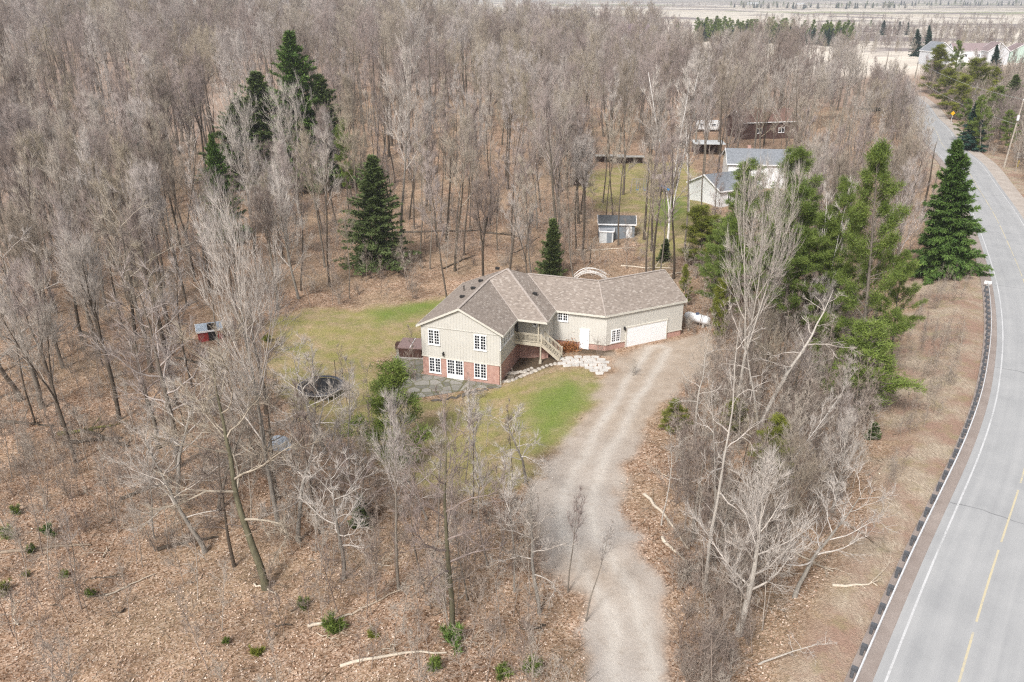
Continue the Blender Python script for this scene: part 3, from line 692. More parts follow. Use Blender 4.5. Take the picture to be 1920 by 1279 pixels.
BOX_STONE = simple('pale_garden_stone', (.42, .38, .33), .9, .2, 3)
DARKST = simple('dark_edge_stone', (.12, .105, .09), .9, .3, 3)
def rock(name, loc, s, mat, label, group, seed, cat='rock'):
    r = np.random.default_rng(seed); m_ = MB(); R = []
    for k, zz in enumerate((-.45, -.1, .3, .5)):
        rr = (1, 1.08, .85, .45)[k]; R.append([(cos(2 * pi * i / 8) * rr * s[0] * r.uniform(.8, 1.15), sin(2 * pi * i / 8) * rr * s[1] * r.uniform(.8, 1.15), zz * s[2] + r.uniform(-.05, .05) * s[2]) for i in range(8)])
    m_.rings(R); o = m_.build(name, mat, None, loc, r.uniform(0, 3)); return tag(o, label, cat, group)
k = 0
def rock_row(px, n, mat, label, group, s=(.3, .2, .25)):
    global k
    P = [G(*p) for p in px]; L = [0]
    for a, b in zip(P[:-1], P[1:]): L.append(L[-1] + np.linalg.norm(b - a))
    for i in range(n):
        t = (i + .5) / n * L[-1]; j = max(q for q in range(len(P) - 1) if L[q] <= t); f = (t - L[j]) / (L[j + 1] - L[j]); p = P[j] * (1 - f) + P[j + 1] * f
        k += 1; f2 = RNG.uniform(.7, 1.3); rock('garden_rock', (p[0], p[1], gz(p[0], p[1]) + .06), (s[0] * f2, s[1] * f2, s[2]), mat, label, group, k)
rock_row([(942, 717), (965, 712), (985, 703), (1002, 697), (1022, 688), (1045, 682)], 14, BOX_STONE, 'pale rough stone edging the lawn below the porch bed', 'stones edging the porch bed')
rock_row([(945, 700), (962, 700), (985, 697), (1000, 690)], 8, BOX_STONE, 'rough stone in the upper row of the bed below the porch', 'stones in the upper row of the porch bed')
rock_row([(810, 752), (840, 749), (870, 741), (900, 733), (925, 727)], 11, DARKST, 'dark low stone edging the front of the patio', 'dark stones edging the patio', (.38, .14, .14))
# flagstone walk
FLAG = stone_mat('pale_flagstone', (.50, .45, .40), (.72, .68, .63), (.16, .12, .09), 1.0)
m_ = MB(); P = [G(*p) for p in [(1050, 674), (1078, 668), (1110, 668), (1138, 676), (1146, 688), (1133, 706), (1112, 697), (1090, 690), (1064, 687), (1045, 683)]]
c = np.mean(P, 0); r = np.random.default_rng(5)
hwp = lambda q: ((q - HO) @ UX, (q - HO) @ VX)
sdp = np.array([p[:2] for p in P]); uu = np.arange(sdp[:, 0].min(), sdp[:, 0].max() + .9, .86); vv_ = np.arange(sdp[:, 1].min(), sdp[:, 1].max() + .6, .62)
for ib, b_ in enumerate(vv_):
    for ia, a_ in enumerate(uu):
        cxx, cyy = a_ + (ib % 2) * .4 + r.uniform(-.06, .06), b_ + r.uniform(-.05, .05)
        if inside_sd(sdp, np.array([cxx]), np.array([cyy]))[0] < .0: continue
        w2, h2 = r.uniform(.41, .47), r.uniform(.29, .34)
        an = sorted(r.uniform(-.12, .12) + 2 * pi * q / 7 for q in range(7))
        Q7 = [(cxx + np.sign(cos(t)) * abs(cos(t)) ** .55 * w2 * r.uniform(.9, 1.06) - c[0], cyy + np.sign(sin(t)) * abs(sin(t)) ** .55 * h2 * r.uniform(.9, 1.06) - c[1]) for t in an]
        zc = gz(cxx, cyy) + .05 + r.uniform(0, .02); m_.prism(Q7, zc - .12, zc)
FLAGM = simple('flagstone', (.54, .51, .47), .85, .16, 1.2)
o = m_.build('flagstone_path', FLAGM, None, (c[0], c[1], 0)); o['kind'] = 'structure'
# hot tub
tp = hw(-11.3, 4.4); z0 = -1.36
t = empty('hot_tub', (*tp, z0), TH + .18, 'square hot tub with a brown folding cover beside the left wall of the house', 'hot tub'); t.scale = (1.18, 1.12, 1.15)
TUBW = simple('dark_brown_cedar', (.065, .032, .024), .7, .2, 6); TUBC = simple('brown_vinyl_cover', (.235, .165, .155), .5, .06, 2)
m_ = MB(); 
def rsq(a, r_, n=4):
    out = []
    for q, (sx, sy) in enumerate(((1, 1), (-1, 1), (-1, -1), (1, -1))):
        for i in range(n): th_ = q * pi / 2 + (pi / 2) * i / (n - 1); out.append((sx * (a - r_) + r_ * cos(th_), sy * (a - r_) + r_ * sin(th_)))
    return out
m_.prism(rsq(1.08, .25), 0, .86)
for q in range(14): m_.box((-.95 + q * .146, -1.085, .45), (.03, .02, .8))
m_.build('tub_body', TUBW, t)
m_ = MB(); m_.prism(rsq(1.14, .15), .87, .98, None); m_.build('cover', TUBC, t)
m_ = MB(); m_.box((0, 0, .985), (.05, 2.25, .03)); m_.build('cover_seam', WHITEP, t)
m_ = MB(); m_.box((-1.45, .8, .3), (.6, .7, .5)); m_.build('steps', TUBW, t)
m_ = MB(); m_.box((0, 0, -.03), (2.7, 2.6, .08)); m_.build('concrete_pad', CONC, t)
# bench on patio
bp = hw(-9.75, -1.3); t = empty('garden_bench', (*bp, -1.36), TH, 'weathered wooden bench on the patio beside the left corner of the house', 'bench')
GREYW = simple('grey_weathered_wood', (.26, .22, .19), .9, .15, 6)
m_ = MB(); [m_.box((0, -.2 + q * .13, .44), (1.5, .1, .04)) for q in range(4)]; m_.build('seat', GREYW, t)
m_ = MB(); [m_.box((0, .3, .6 + q * .14), (1.5, .03, .1)) for q in range(3)]; m_.box((-.7, .3, .6), (.06, .05, .6)).box((.7, .3, .6), (.06, .05, .6)); m_.build('backrest', GREYW, t)
for a, b in ((-.7, -.2), (.7, -.2), (-.7, .25), (.7, .25)): m_ = MB(); m_.box((a, b, .21), (.07, .07, .42)); m_.build('leg', GREYW, t)
# propane tank
p = G(1306, 609); t = empty('propane_tank', (p[0], p[1], p[2]), radians(-38), 'long white propane tank lying beside the garage end of the house', 'gas tank')
m_ = MB(); R = []
for xx, rr in ((-1.5, .02), (-1.47, .2), (-1.38, .34), (-1.2, .44), (-.95, .48), (.95, .48), (1.2, .44), (1.38, .34), (1.47, .2), (1.5, .02)):
    R.append([(xx, cos(2 * pi * i / 20) * rr, .78 + sin(2 * pi * i / 20) * rr) for i in range(20)])
m_.rings(R[::-1]); m_.build('tank', SHINYW, t, smooth=True)
m_ = MB(); m_.cyl((0, 0, 1.2), (0, 0, 1.38), .22, .2, 12); m_.build('valve_dome', simple('blue_grey_dome', (.10, .13, .20), .5, .1), t)
for xx in (-.9, .9): m_ = MB(); m_.box((xx, 0, .17), (.25, .8, .36)); m_.build('leg', CONC, t)

# ------------------------------------------------------------------ generic gabled building
def prism_part(name, parent, mat, poly, z0, z1): m_ = MB(); m_.prism(poly, z0, z1); return m_.build(name, mat, parent)
def gable_house(name, px, base, w_, d_, h_, rh, rz, wallm, roofm, label, cat='house', wins=(), over=.35, axis='x', door=None, chim=None):
    t = empty(name, base, rz, label, cat)
    m_ = MB(); m_.prism([(-w_ / 2, -d_ / 2), (w_ / 2, -d_ / 2), (w_ / 2, d_ / 2), (-w_ / 2, d_ / 2)], -1.5, h_)
    if axis == 'x':
        for sx in (-1, 1): q = [(sx * w_ / 2, -d_ / 2, h_), (sx * w_ / 2, d_ / 2, h_), (sx * w_ / 2, 0, h_ + rh)]; m_.poly(q if sx > 0 else q[::-1])
    else:
        for sy in (-1, 1): q = [(-w_ / 2, sy * d_ / 2, h_), (w_ / 2, sy * d_ / 2, h_), (0, sy * d_ / 2, h_ + rh)]; m_.poly(q if sy < 0 else q[::-1])
    m_.build('wall', wallm, t)
    m_ = MB(); half = (d_ if axis == 'x' else w_) / 2; sl_ = rh / half; o_ = over; L = (w_ if axis == 'x' else d_) / 2 + o_
    def P_(a, b, z_): return (a, b, z_) if axis == 'x' else (b, a, z_)
    for s_ in (-1, 1):
        a = [P_(-L, s_ * (half + o_), h_ - sl_ * o_ + .06), P_(L, s_ * (half + o_), h_ - sl_ * o_ + .06), P_(L, 0, h_ + rh + .06), P_(-L, 0, h_ + rh + .06)]
        b = [(x, y, z_ - .12) for x, y, z_ in a]; up = (s_ < 0) == (axis == 'x')
        m_.poly(a if up else a[::-1]); m_.poly(b[::-1] if up else b)
        for i in range(4): j = (i + 1) % 4; q = [a[i], a[j], b[j], b[i]]; m_.poly(q[::-1] if up else q)
    ro = m_.build('roof', roofm, t)
    m_ = MB()
    for s_ in (-1, 1): m_.bar(P_(-L, s_ * (half + o_ + .03), h_ - sl_ * o_), P_(L, s_ * (half + o_ + .03), h_ - sl_ * o_), .06, .2)
    for e_ in (-1, 1):
        for s_ in (-1, 1): m_.bar(P_(e_ * (L + .03), s_ * (half + o_), h_ - sl_ * o_), P_(e_ * (L + .03), 0, h_ + rh), .06, .22)
    m_.build('fascia', WHITEP, ro)
    for (sd2, x_, z_, ww, hh2) in wins:
        if sd2 == 'f': window(t, (x_, -d_ / 2 - .0, z_), 0, ww, hh2, 2, 1, 1, fr=.07)
        else: window(t, (-w_ / 2, x_ + ww, z_), -pi / 2, ww, hh2, 2, 1, 1, fr=.07)
    if door: m_ = MB(); m_.box((door[0], -d_ / 2 - .03, 1.0), (door[1], .06, 2.0)); m_.build('door', door[2], t)
    if chim: m_ = MB(); m_.box((chim[0], chim[1], h_ + rh * .7), (.6, .6, 2.2)); m_.build('chimney', BRICK, ro)
    return t
VINYL = simple('white_vinyl_siding', (.72, .73, .73), .6, .04); GREYS = simple('blue_grey_siding', (.20, .225, .25), .8, .08, 2); BROWNW = simple('dark_brown_wall', (.10, .06, .05), .85, .2, 3); PALEW = simple('pale_weathered_boards', (.55, .57, .57), .8, .08, 5)
b1 = G(1430, 352)
gable_house('neighbour_house', None, (b1[0] + 1, b1[1] + 4, b1[2]), 14, 9, 4.4, 1.9, radians(-8), VINYL, ROOFG, 'white neighbouring house with grey shingle roof behind the tall pines', wins=(('f', -5.5, 2.2, 1.2, 1.2), ('f', 3, 2.2, 1.2, 1.2)), chim=(-3, .5))
b2 = G(1352, 386)
gable_house('garage_building', None, (b2[0] + 1.2, b2[1] + 4.2, b2[2]), 8.5, 8, 2.9, 1.9, radians(28), VINYL, ROOFG, 'low white building with grey roof at the front corner of the neighbouring house', 'building', wins=(('f', -2.6, .9, .8, 1.3),), door=(1.2, .95, WHITEP))
b3 = G(1152, 449)
gable_house('garden_shed', None, (b3[0] + .4, b3[1] + 1.6, b3[2]), 5.2, 3.2, 2.4, .8, radians(-4), GREYS, simple('dark_grey_roofing', (.10, .105, .11), .9, .2), 'blue-grey shed with dark roof and white end trim in the neighbouring yard', 'shed', over=.2, door=(1.8, .8, VINYL))
b4 = G(1137, 455)
gable_house('small_shed', None, (b4[0], b4[1] + .6, b4[2]), 2.0, 1.5, 1.75, .25, radians(-4), PALEW, simple('grey_metal_roofing', (.30, .31, .33), .6, .1), 'small pale grey box shed in front of the blue-grey shed', 'shed', over=.08, door=(.4, .7, GREYS))
b5 = G(395, 632)
REDP = simple('faded_red_paint', (.34, .05, .045), .75, .15, 3)
t = gable_house('red_shed', None, (b5[0], b5[1], b5[2]), 2.5, 2.0, 1.2, .45, radians(22), REDP, simple('grey_blue_metal_roof', (.42, .48, .54), .45, .12), 'small red shed with grey-blue roof among the trees left of the lawn', 'shed', over=.1, door=(.2, .8, DARKM))
# open log shelter
def shelter(px, py, w_, d_, h_, name, label, rz=0, roofc=None, bays=3, dz=.0, cat='shelter'):
    p = G(px, py); t = empty(name, (p[0], p[1] + d_ / 2, p[2]), rz, label, cat)
    for i in range(bays + 1):
        for s_ in (-1, 1): m_ = MB(); m_.box((-w_ / 2 + w_ * i / bays, s_ * d_ / 2, h_ / 2), (.14, .14, h_)); m_.build('post', GREYW, t)
    m_ = MB(); m_.poly([(-w_ / 2 - .2, -d_ / 2 - .3, h_ + .1), (w_ / 2 + .2, -d_ / 2 - .3, h_ + .1), (w_ / 2 + .2, d_ / 2 + .2, h_ - .25), (-w_ / 2 - .2, d_ / 2 + .2, h_ - .25)])
    m_.prism([(-w_ / 2 - .2, -d_ / 2 - .3), (w_ / 2 + .2, -d_ / 2 - .3), (w_ / 2 + .2, d_ / 2 + .2), (-w_ / 2 - .2, d_ / 2 + .2)], h_, h_ + .09); m_.build('roof', roofc or GREYW, t)
    m_ = MB(); m_.box((0, d_ / 2, h_ / 2), (w_, .05, h_)); m_.build('back_panel', BROWNW, t); return t
shelter(1086, 351, 3.2, 1.8, 2.0, 'log_shelter', 'small dark open-fronted shelter at the left edge of the neighbouring lawn')
shelter(1143, 306, 6.0, 1.4, 1.5, 'firewood_rack', 'left of two long low firewood racks along the back of the neighbouring lawn', 0, CONC, 3, cat='rack')
shelter(1181, 308, 6.0, 1.4, 1.5, 'firewood_rack', 'right of two long low firewood racks along the back of the neighbouring lawn', 0, CONC, 3, cat='rack')
shelter(1331, 293, 6.5, 5, 2.6, 'carport', 'flat-roofed open carport at the left of the neighbouring house', radians(-5), PALEW, 2, cat='carport')
# swing set with blue slide
p = G(1228, 362); t = empty('play_set', p, radians(-6), 'wooden play set with a bright blue slide on the neighbouring lawn', 'play set')
BLUE = simple('blue_plastic', (.03, .22, .50), .4, .06)
for (a, b) in ((-.8, -.7), (.8, -.7), (-.8, .7), (.8, .7)): m_ = MB(); m_.box((a, b, 1.5), (.12, .12, 3.0)); m_.build('post', GREYW, t)
m_ = MB(); m_.box((0, 0, 1.35), (1.7, 1.5, .1)); m_.build('platform', GREYW, t)
m_ = MB(); m_.poly([(-1, -.9, 2.8), (1, -.9, 2.8), (1, 0, 3.5), (-1, 0, 3.5)]).poly([(1, .9, 2.8), (-1, .9, 2.8), (-1, 0, 3.5), (1, 0, 3.5)]); m_.prism([(-1, -.9), (1, -.9), (1, .9), (-1, .9)], 2.7, 2.8); m_.build('roof', GREYW, t)
m_ = MB(); m_.bar((.8, -.3, 1.45), (3.2, -.6, .25), .6, .08); m_.bar((.8, -.62, 1.6), (3.2, -.9, .4), .06, .2); m_.bar((.8, .02, 1.6), (3.2, -.28, .4), .06, .2); m_.build('slide', BLUE, t)
m_ = MB(); m_.bar((-.8, 0, 2.5), (-4.2, 0, 2.5), .12).bar((-4.2, 0, 2.5), (-4.4, -.9, 0), .1).bar((-4.2, 0, 2.5), (-4.4, .9, 0), .1); m_.build('swing_beam', GREYW, t)
for xx in (-1.9, -3.2):
    m_ = MB(); m_.bar((xx - .2, 0, 2.45), (xx - .2, 0, .5), .03).bar((xx + .2, 0, 2.45), (xx + .2, 0, .5), .03).box((xx, 0, .5), (.5, .25, .06)); m_.build('swing', BLUE, t)
p = G(1325, 246); t = empty('travel_trailer', p, radians(-4), 'long white trailer parked among the trees beyond the neighbouring yard', 'trailer')
m_ = MB(); m_.prism([(-3, -1.1), (3, -1.1), (3, 1.1), (-3, 1.1)], .6, 2.7); m_.prism([(3, -.8), (3.5, -.5), (3.5, .5), (3, .8)], .7, 2.2); m_.build('body', VINYL, t)
for s_ in (-1, 1): m_ = MB(); m_.cyl((0, s_ * 1.12, .36), (0, s_ * .9, .36), .36, n=14); m_.build('wheel', BLACKR, t)
window(t, (-2, -1.1, 1.5), 0, 1, .6, 2, 1, 1, fr=.05); window(t, (1, -1.1, 1.5), 0, 1, .6, 2, 1, 1, fr=.05)
b6 = G(1425, 262)
gable_house('brown_house', None, (b6[0] + 2, b6[1] + 6, b6[2]), 15, 9, 4.2, 2.4, radians(12), BROWNW, ROOFB, 'brown house with a brown roof half hidden in the trees behind the white neighbour', wins=(('f', -4, 1.4, 1.6, 1.2), ('f', 2, 1.4, 1.6, 1.2)), chim=(3, .6))
# trampoline at the wood edge
p = G(603, 738); t = empty('trampoline', p, 0, 'round trampoline with a dark mat and net standing in the brush left of the patio', 'trampoline')
m_ = MB(); R = 2.1; n_ = 28
for i in range(n_): a, b = 2 * pi * i / n_, 2 * pi * (i + 1) / n_; m_.bar((R * cos(a), R * sin(a), .8), (R * cos(b), R * sin(b), .8), .07)
m_.build('frame', GALV, t)
m_ = MB(); m_.prism([(1.8 * cos(2 * pi * i / n_), 1.8 * sin(2 * pi * i / n_)) for i in range(n_)], .76, .79); m_.build('jumping_mat', BLACKR, t)
m_ = MB(); PAD = simple('dark_pad', (.06, .065, .08), .6, .3)
for i in range(n_):
    a, b = 2 * pi * i / n_, 2 * pi * (i + 1) / n_; m_.prism([(1.8 * cos(a), 1.8 * sin(a)), (2.14 * cos(a), 2.14 * sin(a)), (2.14 * cos(b), 2.14 * sin(b)), (1.8 * cos(b), 1.8 * sin(b))], .84, .87)
m_.build('edge_pad', PAD, t)
for i in range(6):
    a = 2 * pi * i / 6; m_ = MB(); m_.cyl((R * cos(a), R * sin(a), 0), (R * cos(a), R * sin(a), .8), .035, n=8); m_.build('leg', GALV, t)
    m_ = MB(); m_.cyl((R * cos(a), R * sin(a), .85), (R * cos(a), R * sin(a), 2.6), .03, n=8); m_.build('net_pole', BLACKR, t)
# boulder / tarp heap
p = G(527, 838); r = rock('boulder', (p[0], p[1], p[2] + .3), (1.1, .8, 1.2), simple('blue_grey_boulder', (.33, .36, .40), .8, .15, 2), 'blue-grey rounded boulder in the brush beside the tall forked tree', None, 99)

# ------------------------------------------------------------------ utility pole, wires, sign
p = G(1882, 314); t = empty('utility_pole', p, radians(10), 'tall weathered wooden utility pole on the right side of the road', 'utility pole')
m_ = MB(); m_.cyl((0, 0, -.5), (.75, 0, 13.2), .19, .12, 12); m_.build('pole', POLEM, t)
m_ = MB(); m_.cyl((.25, -.35, 9.4), (.25, -.35, 10.4), .24, n=14).box((.4, -.2, 9.9), (.1, .3, .3)); m_.build('transformer', SHINYW, t)
m_ = MB(); m_.cyl((.6, 0, 13.2), (.78, 0, 13.5), .05, n=6); m_.build('insulator', WHITEP, t)
m_ = MB(); m_.cyl((.5, 0, 9.5), (3.6, 1.5, -.2), .015, n=5); m_.build('guy_wire', GALV, t)
ptop = np.array([p[0] + .7, p[1] + .1, p[2] + 13.4]); plow = np.array([p[0] + .5, p[1] + .1, p[2] + 8.6])
WIRE = simple('pale_wire', (.5, .52, .48), .5, .02)
def wire(a, b, sag, label):
    m_ = MB(); pts = []
    for i in range(15): q = i / 14; pp_ = a * (1 - q) + b * q; pts.append(pp_ - np.array([0, 0, 4 * sag * q * (1 - q)]))
    c_ = pts[0].copy()
    for i in range(14): m_.cyl(pts[i] - c_, pts[i + 1] - c_, .028, n=5)
    o = m_.build('overhead_wire', WIRE, None, c_); tag(o, label, 'wire')
far1 = np.array([126, 262, 13.5]); far2 = np.array([126, 262, 9.0])
wire(ptop, far1, 1.1, 'upper overhead wire running from the utility pole up the road'); wire(plow, far2, 1.2, 'lower overhead wire running from the utility pole up the road')
p2 = ptop + np.array([-28, -75, 0]) + np.array([62, 0, 0]); wire(ptop, p2, 1.0, 'overhead wire leaving the utility pole towards the right edge')
t = empty('utility_pole', (126, 262, gz(126, 262)), 0, 'distant wooden utility pole beyond the bend of the road', 'utility pole')
m_ = MB(); m_.cyl((0, 0, -.5), (0, 0, 13.4), .17, .12, 10); m_.build('pole', POLEM, t)
p = G(1783, 230); t = empty('warning_sign', p, 0, 'yellow diamond warning sign on a post beside the far road', 'sign')
m_ = MB(); m_.box((0, 0, 1.2), (.08, .08, 2.6)); m_.build('post', GALV, t)
m_ = MB(); a = .62; m_.poly([(0, -.06, 2.5 - a), (a, -.06, 2.5), (0, -.06, 2.5 + a), (-a, -.06, 2.5)]).poly([(-a, -.03, 2.5), (0, -.03, 2.5 + a), (a, -.03, 2.5), (0, -.03, 2.5 - a)])
for q in range(4):
    A_ = [(0, 2.5 - a), (a, 2.5), (0, 2.5 + a), (-a, 2.5)]; u0, u1 = A_[q], A_[(q + 1) % 4]; m_.poly([(u0[0], -.03, u0[1]), (u1[0], -.03, u1[1]), (u1[0], -.06, u1[1]), (u0[0], -.06, u0[1])])
m_.build('sign_plate', simple('sign_yellow', (.75, .42, .02), .4, .03), t)
p = G(1908, 313); m_ = MB(); m_.box((0, 0, .6), (.3, .08, 1.3)).box((0, 0, 1.3), (.22, .06, .12)); tag(m_.build('marker_post', simple('marker_yellow', (.72, .55, .05), .5, .05), None, p), 'small yellow marker post at the foot of the roadside bank', 'marker post')
p = G(1917, 300); t = empty('wooden_gate', p, radians(-25), 'pale wooden rail gate at the right edge beside the yellow marker', 'gate')
for xx in (-1.2, 1.2): m_ = MB(); m_.box((xx, 0, .7), (.14, .14, 1.6)); m_.build('post', GREYW, t)
for zz in (.5, .9, 1.3): m_ = MB(); m_.box((0, -.08, zz), (2.6, .05, .12)); m_.build('rail', PALEW, t)

# ------------------------------------------------------------------ distant houses beyond the road
def dist_house(name, px, pyb, w_, d_, h_, rh, rz, wm, rm, label, axis='x', wins=()):
    p = G(px, pyb); return gable_house(name, None, (p[0], p[1] + d_ / 2, p[2]), w_, d_, h_, rh, rz, wm, rm, label, axis=axis, wins=wins)
MAUVER = simple('mauve_roof', (.26, .20, .20), .9, .1, 1); GREYW2 = simple('pale_grey_wall', (.55, .56, .58), .7, .05)
dist_house('distant_house', 1760, 122, 11, 10, 6.5, 4, radians(8), GREYW2, ROOFG, 'grey gabled house at the far right behind the golden conifer', 'y', (('f', -1.5, 3.5, 1.4, 1.4),))
dist_house('distant_house', 1822, 119, 19, 9, 6, 3.2, radians(-4), VINYL, MAUVER, 'long pale house with a mauve roof in the row beyond the road', 'x', (('f', -4, 3, 1.4, 1.4), ('f', 2, 3, 1.4, 1.4), ('f', 5, 3, 1.4, 1.4)))
dist_house('distant_house', 1870, 122, 9.5, 10, 6.5, 3.8, radians(-6), GREYW2, MAUVER, 'pale grey gabled house between the mauve-roofed house and the frame edge', 'y', (('f', -1.5, 3.5, 1.4, 1.4),))
dist_house('distant_house', 1916, 118, 12, 9, 5.5, 3.5, radians(-6), simple('pale_green_wall', (.42, .52, .46), .7, .05), MAUVER, 'pale green house cut by the right edge of the frame', 'y')
pp0 = np.array([60., 440.]); gable_house('hilltop_house', None, (62, 445, gz(62, 445) + 3.0), 17, 10, 7.5, 4.5, radians(4), GREYW2, simple('dull_violet_roof', (.18, .13, .16), .9, .1, 1), 'house with a dull violet roof rising over the far treetops')
for px, pyb, w_, lb in ((1412, 8, 30, 'leftmost tiny white farm building on the hazy horizon'), (1500, 9, 22, 'tiny white farm building on the hazy horizon left of the road line'), (1362, 62, 26, 'long low white barn at the foot of the distant dark pines'), (1460, 63, 20, 'short low white barn at the right foot of the distant dark pines')):
    p = G(px, max(pyb, 6)); gable_house('farm_building', None, p, w_ * (1.4 if pyb < 20 else .8), 12, 4, 2.5, 0, VINYL, GREYW2, lb, 'barn')

# ------------------------------------------------------------------ tree builders
class TB:
    def __init__(s): s.V = []; s.Q = []; s.T = []; s.n = 0
    def tube(s, P, R, k=5):
        P = np.asarray(P, float); R = np.asarray(R, float); m = len(P)
        t = np.gradient(P, axis=0); t /= np.linalg.norm(t, axis=1)[:, None] + 1e-9
        ref = np.array([0.31, 0.95, 0.05]) if abs(t[0][1]) < .8 else np.array([1., 0, .1])
        a = np.cross(t, ref); a /= np.linalg.norm(a, axis=1)[:, None] + 1e-9; b = np.cross(t, a)
        an = 2 * pi * np.arange(k) / k
        ring = P[:, None] + R[:, None, None] * (np.cos(an)[None, :, None] * a[:, None] + np.sin(an)[None, :, None] * b[:, None])
        s.V.append(ring.reshape(-1, 3)); i = np.arange(m - 1)[:, None] * k; j = np.arange(k)[None]; j2 = (j + 1) % k
        s.Q.append((np.stack([i + j, i + k + j, i + k + j2, i + j2], -1).reshape(-1, 4)) + s.n); s.n += m * k
    def spikes(s, B, D, L, r):
        """many thin three-sided twigs"""
        B = np.asarray(B); D = np.asarray(D); n = len(B)
        if not n: return
        D = D / (np.linalg.norm(D, axis=1)[:, None] + 1e-9); ref = np.tile([.2, .3, .93], (n, 1)); ref[np.abs(D[:, 2]) > .8] = [1, .2, 0]
        a = np.cross(D, ref); a /= np.linalg.norm(a, axis=1)[:, None] + 1e-9; b = np.cross(D, a); r = np.broadcast_to(r, (n,))[:, None]
        V = np.stack([B + a * r, B - .5 * a * r + .87 * b * r, B - .5 * a * r - .87 * b * r, B + D * np.asarray(L)[:, None]], 1)
        i = np.arange(n)[:, None] * 4 + s.n
        s.V.append(V.reshape(-1, 3)); s.T.append(np.concatenate([i + [0, 3, 1], i + [1, 3, 2], i + [2, 3, 0]])); s.n += 4 * n
    def blades(s, B, D, L, W, up=None):
        """leaf-sized triangles"""
        n = len(B); D = D / (np.linalg.norm(D, axis=1)[:, None] + 1e-9)
        ref = RG.normal(size=(n, 3)) if up is None else up
        a = np.cross(D, ref); a /= np.linalg.norm(a, axis=1)[:, None] + 1e-9; W = np.broadcast_to(W, (n,))[:, None]; L = np.broadcast_to(L, (n,))[:, None]
        V = np.stack([B + a * W * .5, B - a * W * .5, B + D * L], 1); i = np.arange(n)[:, None] * 3 + s.n
        s.V.append(V.reshape(-1, 3)); s.T.append(i + [0, 1, 2]); s.n += 3 * n
    def mesh(s, name, mat, smooth=False):
        return raw_mesh(name, np.concatenate(s.V), np.concatenate(s.Q) if s.Q else None, np.concatenate(s.T) if s.T else None, mat, smooth)
RG = np.random.default_rng(3)
def nrm(v): return v / (np.linalg.norm(v) + 1e-9)
def dev(d, ang, az):
    """direction d turned away by ang at azimuth az"""
    ref = np.array([0, 0, 1.]) if abs(d[2]) < .95 else np.array([1., 0, 0])
    a = nrm(np.cross(d, ref)); b = np.cross(d, a); return nrm(d * cos(ang) + (a * cos(az) + b * sin(az)) * sin(ang))
def branch_path(p, d, L, n, up, wig):
    P = [np.array(p, float)]; d = np.array(d, float)
    for i in range(n):
        d = nrm(d + np.array([0, 0, up]) + RG.normal(size=3) * wig); P.append(P[-1] + d * L / n)
    return np.array(P)
def at_path(P, t):
    x = t * (len(P) - 1); i = min(int(x), len(P) - 2); f = x - i; return P[i] * (1 - f) + P[i + 1] * f, nrm(P[i + 1] - P[i])
